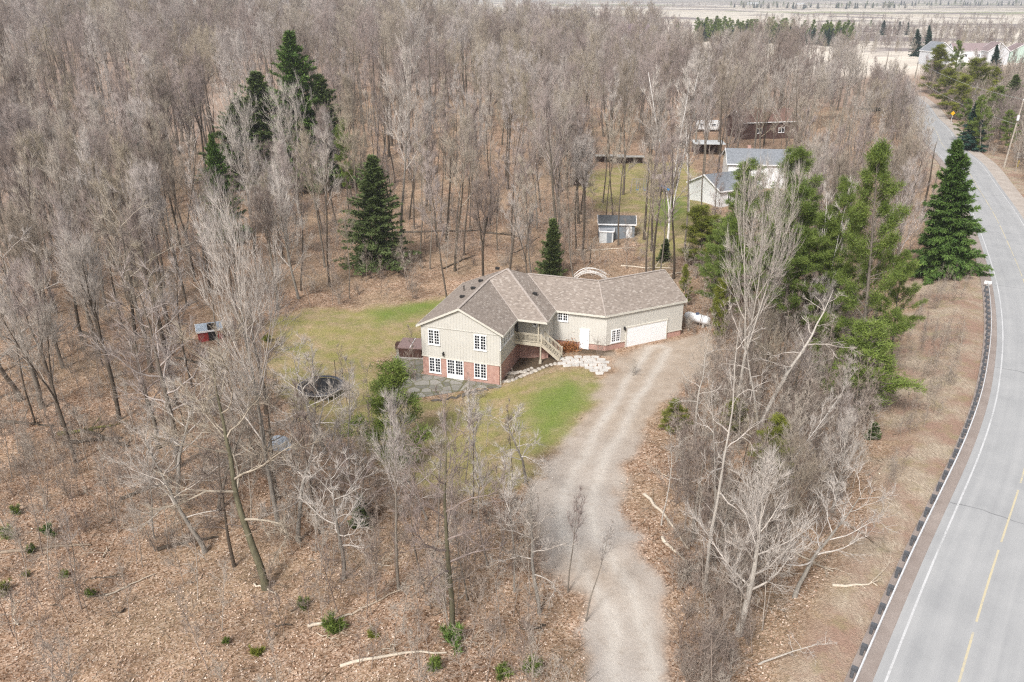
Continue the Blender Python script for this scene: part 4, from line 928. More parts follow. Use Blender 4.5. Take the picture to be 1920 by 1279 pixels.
def bare_tree(h, r0, clear=.4, spread=4.0, nl=14, a0=52, a1=22, up=.10, wig=.10, sub=8, sub2=6, tw=9, lean=.03, twl=.8, fork=0, twr=.013, gnarl=1, twup=.35, trunk_h=.96):
    """trunk mesh and crown mesh of a leafless tree"""
    T = TB(); C = TB(); stems = []
    if fork:
        zf = h * fork; P = branch_path((0, 0, -.3), nrm(np.array([RG.normal() * lean, RG.normal() * lean, 1])), zf + .3, 5, .05, .02)
        T.tube(P, np.linspace(r0 * 1.1, r0 * .85, len(P)), 8); az = RG.uniform(0, 6)
        for q in range(2 + (RG.random() < .4)):
            P2 = branch_path(P[-1] - np.array([0, 0, .1]), dev(np.array([0, 0, 1.]), radians(RG.uniform(10, 22)), az + q * 2 * pi / 2.3), h * trunk_h - zf, 10, .06, .05 * gnarl)
            T.tube(P2, np.linspace(r0 * .62, .025, len(P2)) , 7); stems.append((P2, r0 * .6, 0.12))
    else:
        P = branch_path((0, 0, -.3), nrm(np.array([RG.normal() * lean, RG.normal() * lean, 1])), h * trunk_h + .3, 14, .06, .035 * gnarl)
        R = r0 * (1 - np.linspace(0, 1, len(P)) ** 1.15 * .93); R[0] *= 1.35; T.tube(P, R, 8); stems.append((P, r0, clear))
    TBb, TD, TL = [], [], []
    def twigs(P, n, L, t0=.2):
        for _ in range(n):
            t = RG.uniform(t0, 1); q, d = at_path(P, t); dd = dev(d, RG.uniform(.15, .6), RG.uniform(0, 6.28)) + np.array([0, 0, twup * RG.uniform(.2, 1)])
            TBb.append(q); TD.append(dd); TL.append(L * RG.uniform(.5, 1.25))
    for P, rr, cl in stems:
        n_ = nl if len(stems) == 1 else int(nl * .62); az = RG.uniform(0, 6)
        for i in range(n_):
            t = cl + (.97 - cl) * ((i + RG.uniform(0, .8)) / n_); q, d = at_path(P, t); az += 2.4 + RG.normal() * .4
            k = (t - cl) / (1 - cl + 1e-6); ang = radians(a0 + (a1 - a0) * k + RG.normal() * 5); L = spread * (1 - .55 * k) * RG.uniform(.7, 1.12) * (.75 + .5 * min(k * 2.5, .5))
            rb = max(.02, rr * (1 - t) * .45 + .018); B = branch_path(q, dev(np.array([0, 0, 1.]), ang, az), L, 6, up, wig * gnarl)
            C.tube(B, np.linspace(rb, .012, len(B)), 5)
            for j in range(max(2, int(sub * L / spread * 1.1))):
                t2 = RG.uniform(.22, .98); q2, d2 = at_path(B, t2); L2 = L * .48 * (1.2 - t2 * .6) * RG.uniform(.6, 1.15)
                B2 = branch_path(q2, dev(d2, radians(RG.uniform(24, 46)), RG.uniform(0, 6.28)), L2, 4, up * 1.1, wig * 1.2 * gnarl); C.tube(B2, np.linspace(max(.014, rb * .4 * (1 - t2 * .5)), .008, len(B2)), 4)
                for m in range(sub2):
                    t3 = RG.uniform(.15, 1); q3, d3 = at_path(B2, t3); L3 = L2 * .5 * RG.uniform(.6, 1.2)
                    B3 = branch_path(q3, dev(d3, radians(RG.uniform(22, 45)), RG.uniform(0, 6.28)), L3, 2, up * 1.5, wig * 1.2 * gnarl); C.tube(B3, [.013, .010, .006], 3); twigs(B3, tw, twl, .1)
                twigs(B2, int(tw * .8), twl)
            twigs(B, 6, twl)
    C.spikes(TBb, np.array(TD), TL, twr)
    return T, C
def pine(h, r0, clear=.25, spread=3.2, nb=70, tufts=16, droop=-.02, tl=.30, flat=0):
    T = TB(); C = TB(); P = branch_path((0, 0, -.3), (0, 0, 1), h + .2, 12, .05, .02); T.tube(P, r0 * (1.02 - np.linspace(0, 1, len(P)) * .95), 8)
    BB, DD = [], []
    for i in range(nb):
        t = clear + (.995 - clear) * (i / nb) ** .85; q, _ = at_path(P, t); k = (t - clear) / (1 - clear)
        L = spread * (min(1, k * 3 + .35)) * (1 - k) ** .7 * RG.uniform(.35, 1.35) + .35; az = RG.uniform(0, 6.28)
        B = branch_path(q, dev(np.array([0, 0, 1.]), radians(80 - 35 * k + RG.normal() * 8), az), L, 5, .06 + droop, .09); T.tube(B, np.linspace(.05 * (1 - k) + .018, .01, len(B)), 4)
        for _ in range(int(tufts * (L / spread + .25))):
            t2 = RG.uniform(.3, 1) ** .8; q2, d2 = at_path(B, t2); sd_ = nrm(dev(d2, RG.uniform(.5, 1.2), RG.uniform(0, 6.28)) * np.array([1, 1, .45])); o = q2 + sd_ * RG.uniform(.05, .55) * (1.1 - .5 * t2)
            C.tube(np.array([q2, o]), [.014, .007], 3)
            nn = 26; D = RG.normal(size=(nn, 3)) * .75 + sd_ * .9 + [0, 0, .55]; BB.append(np.repeat(o[None], nn, 0) + RG.normal(size=(nn, 3)) * .13); DD.append(D)
    BB = np.concatenate(BB); DD = np.concatenate(DD); C.blades(BB, DD, RG.uniform(.6, 1.15, len(BB)) * tl, tl * .13)
    return T, C
def spruce(h, r0, spread=2.6, nb=150, per=42, droop=-.10, clear=.04, ll=.34, soft=0, taper=1.0):
    T = TB(); C = TB(); P = branch_path((0, 0, -.3), (0, 0, 1), h + .3, 10, .05, .01); T.tube(P, r0 * (1.02 - np.linspace(0, 1, len(P)) * .97), 7)
    BB, DD, UP = [], [], []
    for i in range(nb):
        k = (i + RG.random()) / nb; t = clear + (.99 - clear) * k; q, _ = at_path(P, t); L = spread * ((1 - k) ** taper * .97 + .05) * RG.uniform(.5, 1.22); az = i * 2.399 + RG.normal() * .3
        B = branch_path(q, dev(np.array([0, 0, 1.]), radians(96 - 45 * k + RG.normal() * 5), az), L, 5, droop * .6 + .03, .04); T.tube(B, np.linspace(.035, .008, len(B)), 3)
        n_ = int(per * (L / spread) + 7); ts = RG.uniform(.12, 1, n_)
        for t2 in ts:
            q2, d2 = at_path(B, t2); w_ = (1.08 - t2) * L * .34 + .10; s_ = nrm(np.cross(d2, [0, 0, 1])); lat = RG.uniform(-1, 1); c = q2 + s_ * lat * w_ + np.array([0, 0, -abs(lat) * w_ * .22 + RG.normal() * .04])
            nn = 6; D = d2 * .8 + s_ * lat * .8 + RG.normal(size=(nn, 3)) * .35 + [0, 0, -.12 + soft]; BB.append(np.repeat(c[None], nn, 0) + RG.normal(size=(nn, 3)) * .05); DD.append(D); UP.append(np.tile([0, 0, 1.], (nn, 1)) + RG.normal(size=(nn, 3)) * .5)
    BB = np.concatenate(BB); C.blades(BB, np.concatenate(DD), RG.uniform(.6, 1.2, len(BB)) * ll, ll * .34, np.concatenate(UP)); return T, C
def shrub(h, ns=9, tw=16, arch=.0, spread=.5, r=.016):
    C = TB(); TBb, TD, TL = [], [], []
    for i in range(ns):
        B = branch_path((RG.normal() * .12, RG.normal() * .12, -.1), dev(np.array([0, 0, 1.]), RG.uniform(.05, spread), RG.uniform(0, 6.28)), h * RG.uniform(.6, 1.1), 5, -arch, .12); C.tube(B, np.linspace(r, .006, len(B)), 3)
        for j in range(7):
            q, d = at_path(B, RG.uniform(.2, .95)); B2 = branch_path(q, dev(d, RG.uniform(.4, .9), RG.uniform(0, 6.28)), h * .35 * RG.uniform(.5, 1), 2, .05, .15); C.tube(B2, [.009, .007, .004], 3)
            for _ in range(tw // 2): q3, d3 = at_path(B2, RG.uniform(.1, 1)); TBb.append(q3); TD.append(dev(d3, RG.uniform(.3, .9), RG.uniform(0, 6.28)) + np.array([0, 0, .2])); TL.append(RG.uniform(.2, .5) * max(.5, h / 3))
    C.spikes(TBb, np.array(TD), TL, .010); return C
def sapling(h, r0=.05, nl=16, tw=10, spread=1.5, flat=.6, twl=.5):
    """young understorey tree as one mesh: thin stem, level fine branches"""
    C = TB(); P = branch_path((0, 0, -.2), nrm(np.array([RG.normal() * .06, RG.normal() * .06, 1])), h, 9, .05, .06); C.tube(P, np.linspace(r0, .010, len(P)), 5); TBb, TD, TL = [], [], []
    for i in range(nl):
        t = .22 + .75 * (i + RG.random()) / nl; q, d = at_path(P, t); L = spread * (1.15 - t * .8) * RG.uniform(.6, 1.2); B = branch_path(q, dev(np.array([0, 0, 1.]), radians(35 + 40 * flat * (1 - t)) + RG.normal() * .12, RG.uniform(0, 6.28)), L, 4, .03, .1); C.tube(B, np.linspace(.018, .007, len(B)), 3)
        for j in range(5):
            q2, d2 = at_path(B, RG.uniform(.2, 1)); B2 = branch_path(q2, dev(d2, RG.uniform(.4, .8), RG.uniform(0, 6.28)), L * .45 * RG.uniform(.5, 1.1), 2, .03, .12); C.tube(B2, [.009, .007, .005], 3)
            for _ in range(tw): q3, d3 = at_path(B2, RG.uniform(.05, 1)); TBb.append(q3); TD.append(dev(d3, RG.uniform(.3, .9), RG.uniform(0, 6.28)) + np.array([0, 0, .15])); TL.append(twl * RG.uniform(.4, 1.1))
    C.spikes(TBb, np.array(TD), TL, .0105); return C
# ---- variants: (height, trunk mesh, crown mesh, crown radius)
VAR = {}
def addvar(key, h, rad, TC, tm, cm):
    T, C = TC; V_ = np.concatenate(C.V); Z_ = max(np.percentile(V_[:, 2], 99.8), np.concatenate(T.V)[:, 2].max())
    rad = float(np.percentile(np.hypot(V_[:, 0], V_[:, 1]), 93)); print(key, 'height', round(float(Z_), 1), 'radius', round(rad, 1), 'faces', sum(len(q) for q in C.Q + C.T))
    VAR.setdefault(key, []).append((float(Z_), T.mesh(key + '_trunk', tm, True), C.mesh(key + '_crown', cm), rad))
for s_ in range(5):   # forest maples: long clear trunk, upswept crown
    h = 20; addvar('tall', h, 3.2, bare_tree(h, RG.uniform(.17, .24), clear=RG.uniform(.42, .55), spread=RG.uniform(5.2, 6.4), nl=13, a0=38, a1=14, up=.10, sub=8, sub2=5, tw=4, twl=1.25, twup=.5, twr=.0135, fork=(.35, 0, .5, 0, 0)[s_], wig=.07), BARK, TWIG)
for s_ in range(4):   # broad fan-shaped crowns
    h = 16; addvar('fan', h, 4.2, bare_tree(h, RG.uniform(.2, .28), clear=.25, spread=RG.uniform(6.8, 8), nl=15, a0=50, a1=16, up=.11, sub=9, sub2=5, tw=4, fork=(.25, 0, .3, 0)[s_], wig=.07, twl=1.15, twup=.5, twr=.0125), BARK, TWIG)
for s_ in range(3):   # slender poles
    h = 16; addvar('pole', h, 1.6, bare_tree(h, RG.uniform(.09, .12), clear=.5, spread=2.8, nl=10, a0=45, a1=18, sub=6, sub2=4, tw=4, lean=.05, wig=.09, twr=.010), BARK, TWIG)
for s_ in range(2):   # spreading, gnarled, nearly level limbs
    h = 11; addvar('spread', h, 3.6, bare_tree(h, .18, clear=.3, spread=4.6, nl=13, a0=78, a1=35, up=.05, sub=7, sub2=5, tw=4, gnarl=1.9, twup=.15, twl=.7, twr=.010), BARK, TWIG)
for s_ in range(2): addvar('dead', 14, 2.2, bare_tree(14, .16, clear=.4, spread=3.4, nl=10, a0=85, a1=35, up=.02, sub=5, sub2=3, tw=2, gnarl=2.4, twup=.0, twl=.45), PALEBARK, PALETWIG)
for s_ in range(2): addvar('birch', 15, 2.4, bare_tree(15, .11, clear=.3, spread=3.6, nl=12, a0=45, a1=18, sub=6, sub2=4, tw=4, lean=.08, fork=(.15, 0)[s_]), BIRCH, PALETWIG)
for s_ in range(3): addvar('pine', 16, 3.0, pine(16, .2, clear=(.22, .12, .3)[s_], spread=4.0, nb=(72, 84, 60)[s_], tufts=24), BARK, PINE)
addvar('sappine', 7, 1.6, pine(7, .08, clear=.08, spread=1.9, nb=48, tufts=13, tl=.28), BARK, PINE)
addvar('goldpine', 10, 2.0, pine(10, .12, clear=.12, spread=2.4, nb=60, tufts=15, tl=.34), BARK, PINEGOLD)
addvar('spruce', 14, 2.9, spruce(14, .2, spread=4.4, nb=260, per=62, ll=.42, taper=.85), BARK, SPRUCE)
addvar('hemlock', 16, 3.4, spruce(16, .22, spread=5.0, nb=250, per=64, droop=-.05, clear=.06, ll=.36, soft=.08, taper=.72), BARK, HEMLOCK)
addvar('bluespruce', 12, 2.6, spruce(12, .18, spread=3.6, nb=150, per=42, ll=.42), BARK, BLUESPR)
addvar('cedar', 6, 1.0, spruce(6, .09, spread=1.15, nb=110, per=26, droop=.10, clear=.03, ll=.22, soft=.5, taper=.6), BARK, HEMLOCK)
# small one-mesh plants
SAPM = [sapling(5.5, .04, 14, 4, 1.6).mesh('young_tree_stem', BRUSH), sapling(4.5, .035, 12, 4, 1.7, 1).mesh('young_tree_stem', BRUSH), sapling(7.5, .05, 16, 4, 1.7, .3).mesh('young_tree_stem', BRUSH), sapling(6.5, .05, 13, 4, 2.2, 1.1).mesh('young_tree_stem', BRUSH)]
SHRM = [shrub(2.6, 9, 9).mesh('shrub_stems', BRUSH), shrub(1.8, 9, 8, .05, .8).mesh('shrub_stems', BRUSH), shrub(3.4, 8, 9, .03, .4).mesh('shrub_stems', BRUSH)]
def seedling_mesh(mat, n=9, h=.8, tl=.3):
    C = TB(); BB, DD = [], []
    for i in range(n):
        B = branch_path((0, 0, 0), dev(np.array([0, 0, 1.]), RG.uniform(.1, 1.1), RG.uniform(0, 6.28)), h * RG.uniform(.6, 1.1), 3, .05, .1); C.tube(B, np.linspace(.014, .006, len(B)), 3)
        for _ in range(7): q, d = at_path(B, RG.uniform(.25, 1)); nn = 14; BB.append(np.repeat(q[None], nn, 0) + RG.normal(size=(nn, 3)) * .04); DD.append(RG.normal(size=(nn, 3)) * .7 + d * .8 + [0, 0, .3])
    BB = np.concatenate(BB); C.blades(BB, np.concatenate(DD), RG.uniform(.6, 1.1, len(BB)) * tl, tl * .14); return C.mesh('seedling', mat)
SEED = [seedling_mesh(PINE), seedling_mesh(PINEGOLD), seedling_mesh(SPRUCE)]

# ------------------------------------------------------------------ placing
NAMES = {'tall': 'bare_hardwood_tree', 'fan': 'bare_maple_tree', 'pole': 'slender_bare_tree', 'spread': 'bare_spreading_tree', 'dead': 'dead_tree', 'birch': 'birch_tree', 'pine': 'pine_tree', 'sappine': 'young_pine_tree',
         'goldpine': 'golden_pine_tree', 'spruce': 'spruce_tree', 'hemlock': 'hemlock_tree', 'bluespruce': 'blue_spruce_tree', 'cedar': 'cedar_tree'}
CATS = {'pine': 'pine tree', 'sappine': 'pine tree', 'goldpine': 'pine tree', 'spruce': 'spruce tree', 'hemlock': 'hemlock tree', 'bluespruce': 'spruce tree', 'cedar': 'cedar tree', 'dead': 'dead tree', 'birch': 'birch tree'}
def put(key, x, y, h, label, group=None, wf=1.0, vi=None, rz=None, tilt=(0, 0), mats=None, zoff=0):
    vs = VAR[key]; v = vs[RNG.integers(len(vs)) if vi is None else vi]
    t = bpy.data.objects.new(NAMES[key], None); COL.objects.link(t); t.location = (x, y, gz(x, y) + zoff); t.rotation_euler = (Matrix.Rotation(tilt[1], 3, 'Y') @ Matrix.Rotation(tilt[0], 3, 'X') @ Matrix.Rotation(RNG.uniform(0, 6.28) if rz is None else rz, 3, 'Z')).to_euler(); t.empty_display_size = .3
    s_ = h / v[0]; t.scale = (s_ * wf, s_ * wf, s_)
    for nm, me_, k in (('trunk', v[1], 0), ('crown', v[2], 1)):
        o = bpy.data.objects.new(nm, me_); COL.objects.link(o); o.parent = t
        if mats: o.material_slots[0].link = 'OBJECT'; o.material_slots[0].material = mats[k]
    return tag(t, label, CATS.get(key, 'tree'), group)
PLACED = []
def height_for(x, y, ytop):
    z0 = gz(x, y); lo, hi = .3, 45
    for _ in range(30):
        m = (lo + hi) / 2
        if pr(x, y, z0 + m)[1] > ytop: lo = m
        else: hi = m
    return lo
def put_px(key, bx, by, ytop, label, group=None, **kw):
    if key in ('pine', 'sappine', 'goldpine', 'spruce', 'hemlock', 'bluespruce', 'cedar'):
        b0 = 960 + (bx - 960) * (4093 - by) / (4093 - ytop); kf = .45 if bx > 1250 else 1.0; kw.setdefault('tilt', (0, -.12 * (1 - kf) / .55 * (bx - 960) / 800)); bx = bx + (b0 - bx) * kf   # px given at the tip
    p = G(bx, by); h = height_for(p[0], p[1], ytop); PLACED.append((p[0], p[1])); return put(key, p[0], p[1], h, label, group, **kw)
PM = (PALEBARK, PALETWIG); OLIVE = wood_mat('olive_bark', [(0, (.13, .12, .075)), (1, (.15, .135, .09))]); OM = (OLIVE, TWIG); GM = (wood_mat('grey_bark', [(0, (.25, .225, .195)), (1, (.29, .265, .23))]), PALETWIG)
for a in [
    ('spread', 500, 1103, 640, 'large bare tree with an olive trunk and level pale limbs in the left foreground litter', dict(mats=OM, wf=.95, vi=0, rz=.6)),
    ('spread', 440, 1062, 800, 'darker bare tree just left of and behind the big olive-trunked foreground tree', dict(wf=.8, vi=1)),
    ('fan', 522, 985, 345, 'very tall pale double-trunked bare tree in front of the left lawn', dict(mats=GM, wf=.68, vi=0, rz=1.1)),
    ('spread', 850, 1182, 735, 'bare tree with pale level limbs left of the driveway near the bottom', dict(mats=OM, wf=.75, vi=1, rz=2.0)),
    ('tall', 748, 1105, 720, 'thick-trunked bare tree between the two foreground limb trees', dict(wf=.7)),
    ('pole', 962, 915, 745, 'slender dark bare tree at the lower tip of the front lawn', dict(wf=.8)),
    ('pole', 872, 905, 700, 'slender bare tree standing on the front lawn edge below the patio', dict(wf=.8)),
    ('fan', 1385, 1190, 830, 'pale fan-shaped bare tree at the heart of the wooded strip beside the road', dict(mats=PM, wf=1.15, vi=1)),
    ('dead', 1322, 1105, 560, 'tall grey dead trunk left of the fan-shaped tree in the roadside strip', dict(wf=.55, vi=0)),
    ('fan', 1378, 775, 285, 'tall pale many-stemmed bare tree in front of the pines right of the garage', dict(mats=PM, wf=.5, vi=2, rz=.3)),
    ('dead', 1428, 800, 545, 'broken dead tree with white tangled limbs below the pines', dict(wf=1.5, vi=1, rz=1)),
    ('birch', 1455, 905, 690, 'leaning white birch in the middle of the roadside strip', dict(wf=.8, tilt=(0, .32), vi=1, rz=0)),
    ('birch', 1546, 640, 330, 'pale slim tree standing against the pines left of the tallest pine', dict(wf=.7, vi=0)),
    ('dead', 1425, 1245, 1130, 'crooked pale dead tree leaning right near the bottom of the roadside strip', dict(tilt=(0, .75), wf=1.2, vi=1, rz=0)),
    ('dead', 1240, 985, 790, 'thin broken grey tree beside the bend of the driveway', dict(wf=.6)),
    ('dead', 1340, 1000, 700, 'grey dead pole just behind the tall dead trunk in the roadside strip', dict(wf=.5)),
    ('tall', 752, 478, 60, 'tall pale-barked bare tree with a high crown behind the left end of the house', dict(mats=GM, wf=.8, vi=1)),
    ('birch', 1252, 455, 110, 'tall pale cluster-stemmed tree in front of the blue slide', dict(wf=1.0, vi=0)),
    ('birch', 1292, 400, 120, 'pale bare tree right of the blue slide', dict(wf=.8, vi=1)),
    ('tall', 1222, 470, 150, 'dark-trunked bare tree between the grey shed and the neighbouring lawn', dict(wf=.8)),
    ('tall', 1050, 500, 110, 'tall bare tree just left of the grey shed', dict(wf=.9)),
    ('fan', 560, 560, 300, 'bare tree with white twisting limbs behind the left lawn', dict(wf=.8, mats=GM)),
    ('fan', 560, 400, 140, 'pale upswept bare tree in front of the big hemlock', dict(mats=PM, wf=.8)),
    ('fan', 470, 410, 150, 'pale upswept bare tree left of the big hemlock', dict(mats=GM, wf=.8)),
    ('dead', 318, 735, 560, 'small pale tree with forked white limbs near the red shed', dict(wf=.9)),
    ('tall', 185, 668, 330, 'leaning dark-trunked tree in the left wood', dict(tilt=(0, -.06))),
    ('tall', 118, 690, 380, 'second dark-trunked tree in the left wood, nearer the left edge', dict(tilt=(0, -.06))),
    ('dead', 1322, 1200, 1100, 'short splintered grey snag near the bottom of the roadside strip', dict(wf=.35)),
    ('dead', 1365, 1290, 1190, 'short pale stub at the bottom edge of the roadside strip', dict(wf=.4)),
    ('pole', 745, 500, 240, 'twin slender trunks rising beside the dark hemlock behind the lawn', dict(wf=1)),
    ('pole', 905, 912, 705, 'thin bare tree on the front lawn between the patio and the driveway', dict(mats=GM, wf=1.1)),
    ('spread', 985, 905, 735, 'small twiggy bare tree at the lawn tip beside the driveway', dict(mats=GM, wf=1.0)),
    ('pole', 820, 1010, 770, 'thin grey bare tree behind the bottom limb tree, left of the lawn tip', dict(mats=GM, wf=1.1)),
    ('spread', 800, 975, 830, 'small pale spreading tree below the young pine', dict(mats=GM, wf=1.0)),
    ('spread', 700, 985, 800, 'dark forked bare tree directly below the young pine', dict(wf=.95)),
    ('pole', 655, 900, 660, 'slim bare tree at the left corner of the lawn near the trampoline', dict(wf=1.2, mats=GM)),
    ('spread', 610, 850, 655, 'twiggy grey tree standing in front of the trampoline', dict(wf=1.1, mats=GM)),
    ('pole', 585, 815, 640, 'slim bare tree rising through the net of the trampoline', dict(wf=1.2, mats=GM)),
    ('spread', 560, 1015, 735, 'bare twiggy tree just right of the tall double trunk', dict(wf=1.0, mats=GM)),
    ('pole', 600, 1000, 700, 'thin dark pole tree right of the tall double trunk', dict(wf=1.0)),
    ('spread', 385, 1035, 790, 'pale twiggy tree left of the olive-trunked tree', dict(wf=1.1, mats=GM)),
    ('spread', 335, 940, 705, 'pale low-branched tree in the left brush', dict(wf=1.1, mats=GM)),
    ('pole', 290, 1010, 800, 'thin leaning pale tree over the open litter', dict(wf=1.1, mats=GM)),
    ('pole', 140, 1090, 960, 'small thin tree alone on the open litter at left', dict(wf=1.1)),
    ('spread', 645, 1085, 845, 'low pale twiggy tree in the middle of the foreground', dict(wf=1.1, mats=GM)),
    ('pole', 915, 1060, 820, 'thin grey tree left of the driveway, below the lawn tip', dict(wf=1.1, mats=GM)),
    ('pole', 965, 1110, 850, 'thin bare tree on the left bank of the driveway', dict(wf=1.2, mats=GM)),
    ('spread', 1012, 1150, 915, 'small grey tree at the left edge of the lower driveway', dict(wf=.9, mats=GM)),
    ('pole', 1065, 1110, 905, 'slender sapling leaning over the lower driveway', dict(wf=1.1, tilt=(0, .12))),
    ('pole', 1098, 1165, 960, 'slender leaning sapling at the lower left driveway edge', dict(wf=1.1, tilt=(0, .2))),
    ('spread', 1490, 1120, 880, 'bare spreading tree right of the fan-shaped tree in the roadside strip', dict(wf=1.0, mats=GM)),
    ('fan', 1560, 960, 760, 'grey upswept tree near the verge side of the roadside strip', dict(wf=1.0, mats=GM)),
    ('spread', 1300, 1010, 800, 'twiggy tree on the driveway side of the roadside strip', dict(wf=1.0)),
    # conifers
    ('pine', 1648, 722, 268, 'tallest pine with a leaning shaggy crown beside the road verge', dict(wf=.8, vi=1)),
    ('pine', 1505, 560, 272, 'upright pine in front of the white neighbouring house roof', dict(wf=1.2, vi=0)),
    ('pine', 1588, 640, 330, 'bushy pine between the two tallest pines', dict(wf=.85, vi=1)),
    ('pine', 1425, 545, 300, 'pine standing before the white garage building', dict(wf=1.45, vi=1)),
    ('pine', 1462, 620, 395, 'pine in the middle of the clump right of the garage', dict(wf=1.35, vi=0)),
    ('pine', 1538, 640, 400, 'dark pine in the centre of the clump above the dead tree', dict(wf=1.25, vi=1)),
    ('pine', 1338, 560, 430, 'pine rising beside the propane tank, leftmost of the clump', dict(wf=1.3, vi=0)),
    ('pine', 1398, 500, 335, 'pine directly before the low white building, behind the pale many-stemmed tree', dict(wf=1.3, vi=1)),
    ('pine', 1372, 600, 405, 'pine at the left end of the clump behind the pale many-stemmed tree', dict(wf=1.3, vi=1)),
    ('pine', 1485, 640, 345, 'pine between the two upright pines of the clump', dict(wf=1.1, vi=0)),
    ('sappine', 1625, 770, 600, 'dense low pine at the foot of the tallest pine on the verge side', dict(wf=1.6)),
    ('goldpine', 1322, 500, 385, 'yellow-green pine beside the neighbouring lawn', dict(wf=1.9)),
    ('goldpine', 1288, 575, 495, 'thin yellow-green pine behind the garage end', dict(wf=.75)),
    ('goldpine', 1352, 640, 520, 'narrow golden pine right of the propane tank', dict(wf=.75)),
    ('sappine', 1560, 700, 590, 'bright green young pine at the foot of the pine clump', dict(wf=1.15)),
    ('pine', 1690, 700, 470, 'ragged pine leaning out over the verge', dict(wf=.8, vi=2)),
    ('sappine', 1600, 730, 640, 'small pine tucked under the tallest pine', dict(wf=1.3)),
    ('spruce', 1800, 512, 262, 'big dark green spruce beside the road above the guard rail end', dict(wf=.88)),
    ('spruce', 1770, 500, 370, 'smaller dark spruce pressed against the left side of the roadside spruce', dict(wf=1.0)),
    ('hemlock', 550, 345, 60, 'tall pointed green hemlock standing above the left wood', dict(wf=1.0, mats=(BARK, SPRUCE))),
    ('hemlock', 470, 345, 135, 'dark hemlock left of the tallest hemlock', dict(wf=1.35)),
    ('hemlock', 438, 345, 185, 'low broad hemlock at the left of the hemlock cluster', dict(wf=1.7)),
    ('hemlock', 596, 345, 140, 'dark hemlock at the right shoulder of the tallest hemlock', dict(wf=1.2)),
    ('hemlock', 690, 500, 292, 'broad dark hemlock behind the left lawn', dict(wf=1.15)),
    ('hemlock', 398, 450, 252, 'narrow green hemlock left of the forked tree crown', dict(wf=.7, mats=(BARK, SPRUCE))),
    ('bluespruce', 247, 330, 208, 'small blue-green spruce buried in the left wood', dict(wf=.7)),
    ('pine', 640, 400, 225, 'thin pine right of the dark hemlocks', dict(wf=.7, vi=2)),
    ('cedar', 1035, 520, 410, 'grey-green columnar cedar behind the house', dict(wf=1.3)),
    ('cedar', 1248, 490, 448, 'small dark cedar bush on the neighbouring lawn edge', dict(wf=1.8)),
    ('sappine', 738, 862, 675, 'bright young pine left of the patio', dict(wf=1.35)),
    ('cedar', 672, 985, 930, 'small green cedar among the foreground trunks', dict(wf=1.7)),
    ('goldpine', 1270, 812, 748, 'small yellow-green pine at the right edge of the driveway', dict(wf=1.9)),
    ('goldpine', 1382, 812, 750, 'small yellow-green pine left of the leaning birch', dict(wf=1.9)),
    ('goldpine', 1452, 902, 780, 'bright golden young pine under the leaning birch', dict(wf=1.4)),
    ('cedar', 1640, 822, 792, 'low green bush alone on the verge', dict(wf=2.4)),
    # right of the road and far away
    ('bluespruce', 1658, 66, 38, 'blue-green spruce standing alone above the far wood', dict(wf=1.3)),
    ('bluespruce', 1688, 66, 40, 'left spruce of a close pair above the far wood', dict(wf=1.0)),
    ('bluespruce', 1703, 66, 42, 'right spruce of a close pair above the far wood', dict(wf=1.0)),
    ('bluespruce', 1722, 105, 55, 'rounded dark spruce left of the gabled grey house', dict(wf=1.2)),
    ('bluespruce', 1744, 112, 48, 'pointed dark spruce left of the gabled grey house', dict(wf=.8)),
    ('goldpine', 1768, 175, 82, 'golden conifer in front of the gabled grey house', dict(wf=1.7)),
    ('pine', 1796, 175, 75, 'dark green pine right of the golden conifer', dict(wf=1.0)),
    ('goldpine', 1838, 205, 108, 'golden-green tree below the mauve-roofed house', dict(wf=1.8)),
    ('goldpine', 1808, 225, 140, 'golden-green tree above the yellow warning sign', dict(wf=1.7)),
    ('bluespruce', 1870, 165, 84, 'blue-green spruce in front of the pale gabled house', dict(wf=.8)),
    ('pine', 1848, 285, 178, 'dark green pine behind the utility pole', dict(wf=1.1, vi=1)),
    ('pine', 1812, 268, 185, 'dark pine just right of the warning sign', dict(wf=1.2, vi=1)),
    ('bluespruce', 1832, 282, 190, 'dark spruce between the warning sign and the utility pole', dict(wf=1.2)),
    ('goldpine', 1862, 250, 165, 'olive-green tree above the dark pine by the utility pole', dict(wf=1.7)),
    ('goldpine', 1782, 205, 128, 'golden-green tree nearest the top of the road bend', dict(wf=1.8)),
    ('hemlock', 1905, 235, 140, 'grey-green conifer touching the right edge of the frame', dict(wf=1.1)),
    ('goldpine', 1858, 200, 125, 'yellow-olive tree in the scrub below the pale gabled house', dict(wf=1.8)),
    ('pine', 1900, 290, 205, 'green pine right of the utility pole at the edge', dict(wf=1.2, vi=0)),
    ('bluespruce', 1760, 150, 96, 'dark spruce pressed against the left of the golden conifer', dict(wf=1.2)),
    ('pine', 1885, 262, 160, 'green pine at the right edge behind the utility pole', dict(wf=1.3, vi=0)),
]:
    put_px(a[0], a[1], a[2], a[3], a[4], **a[5])

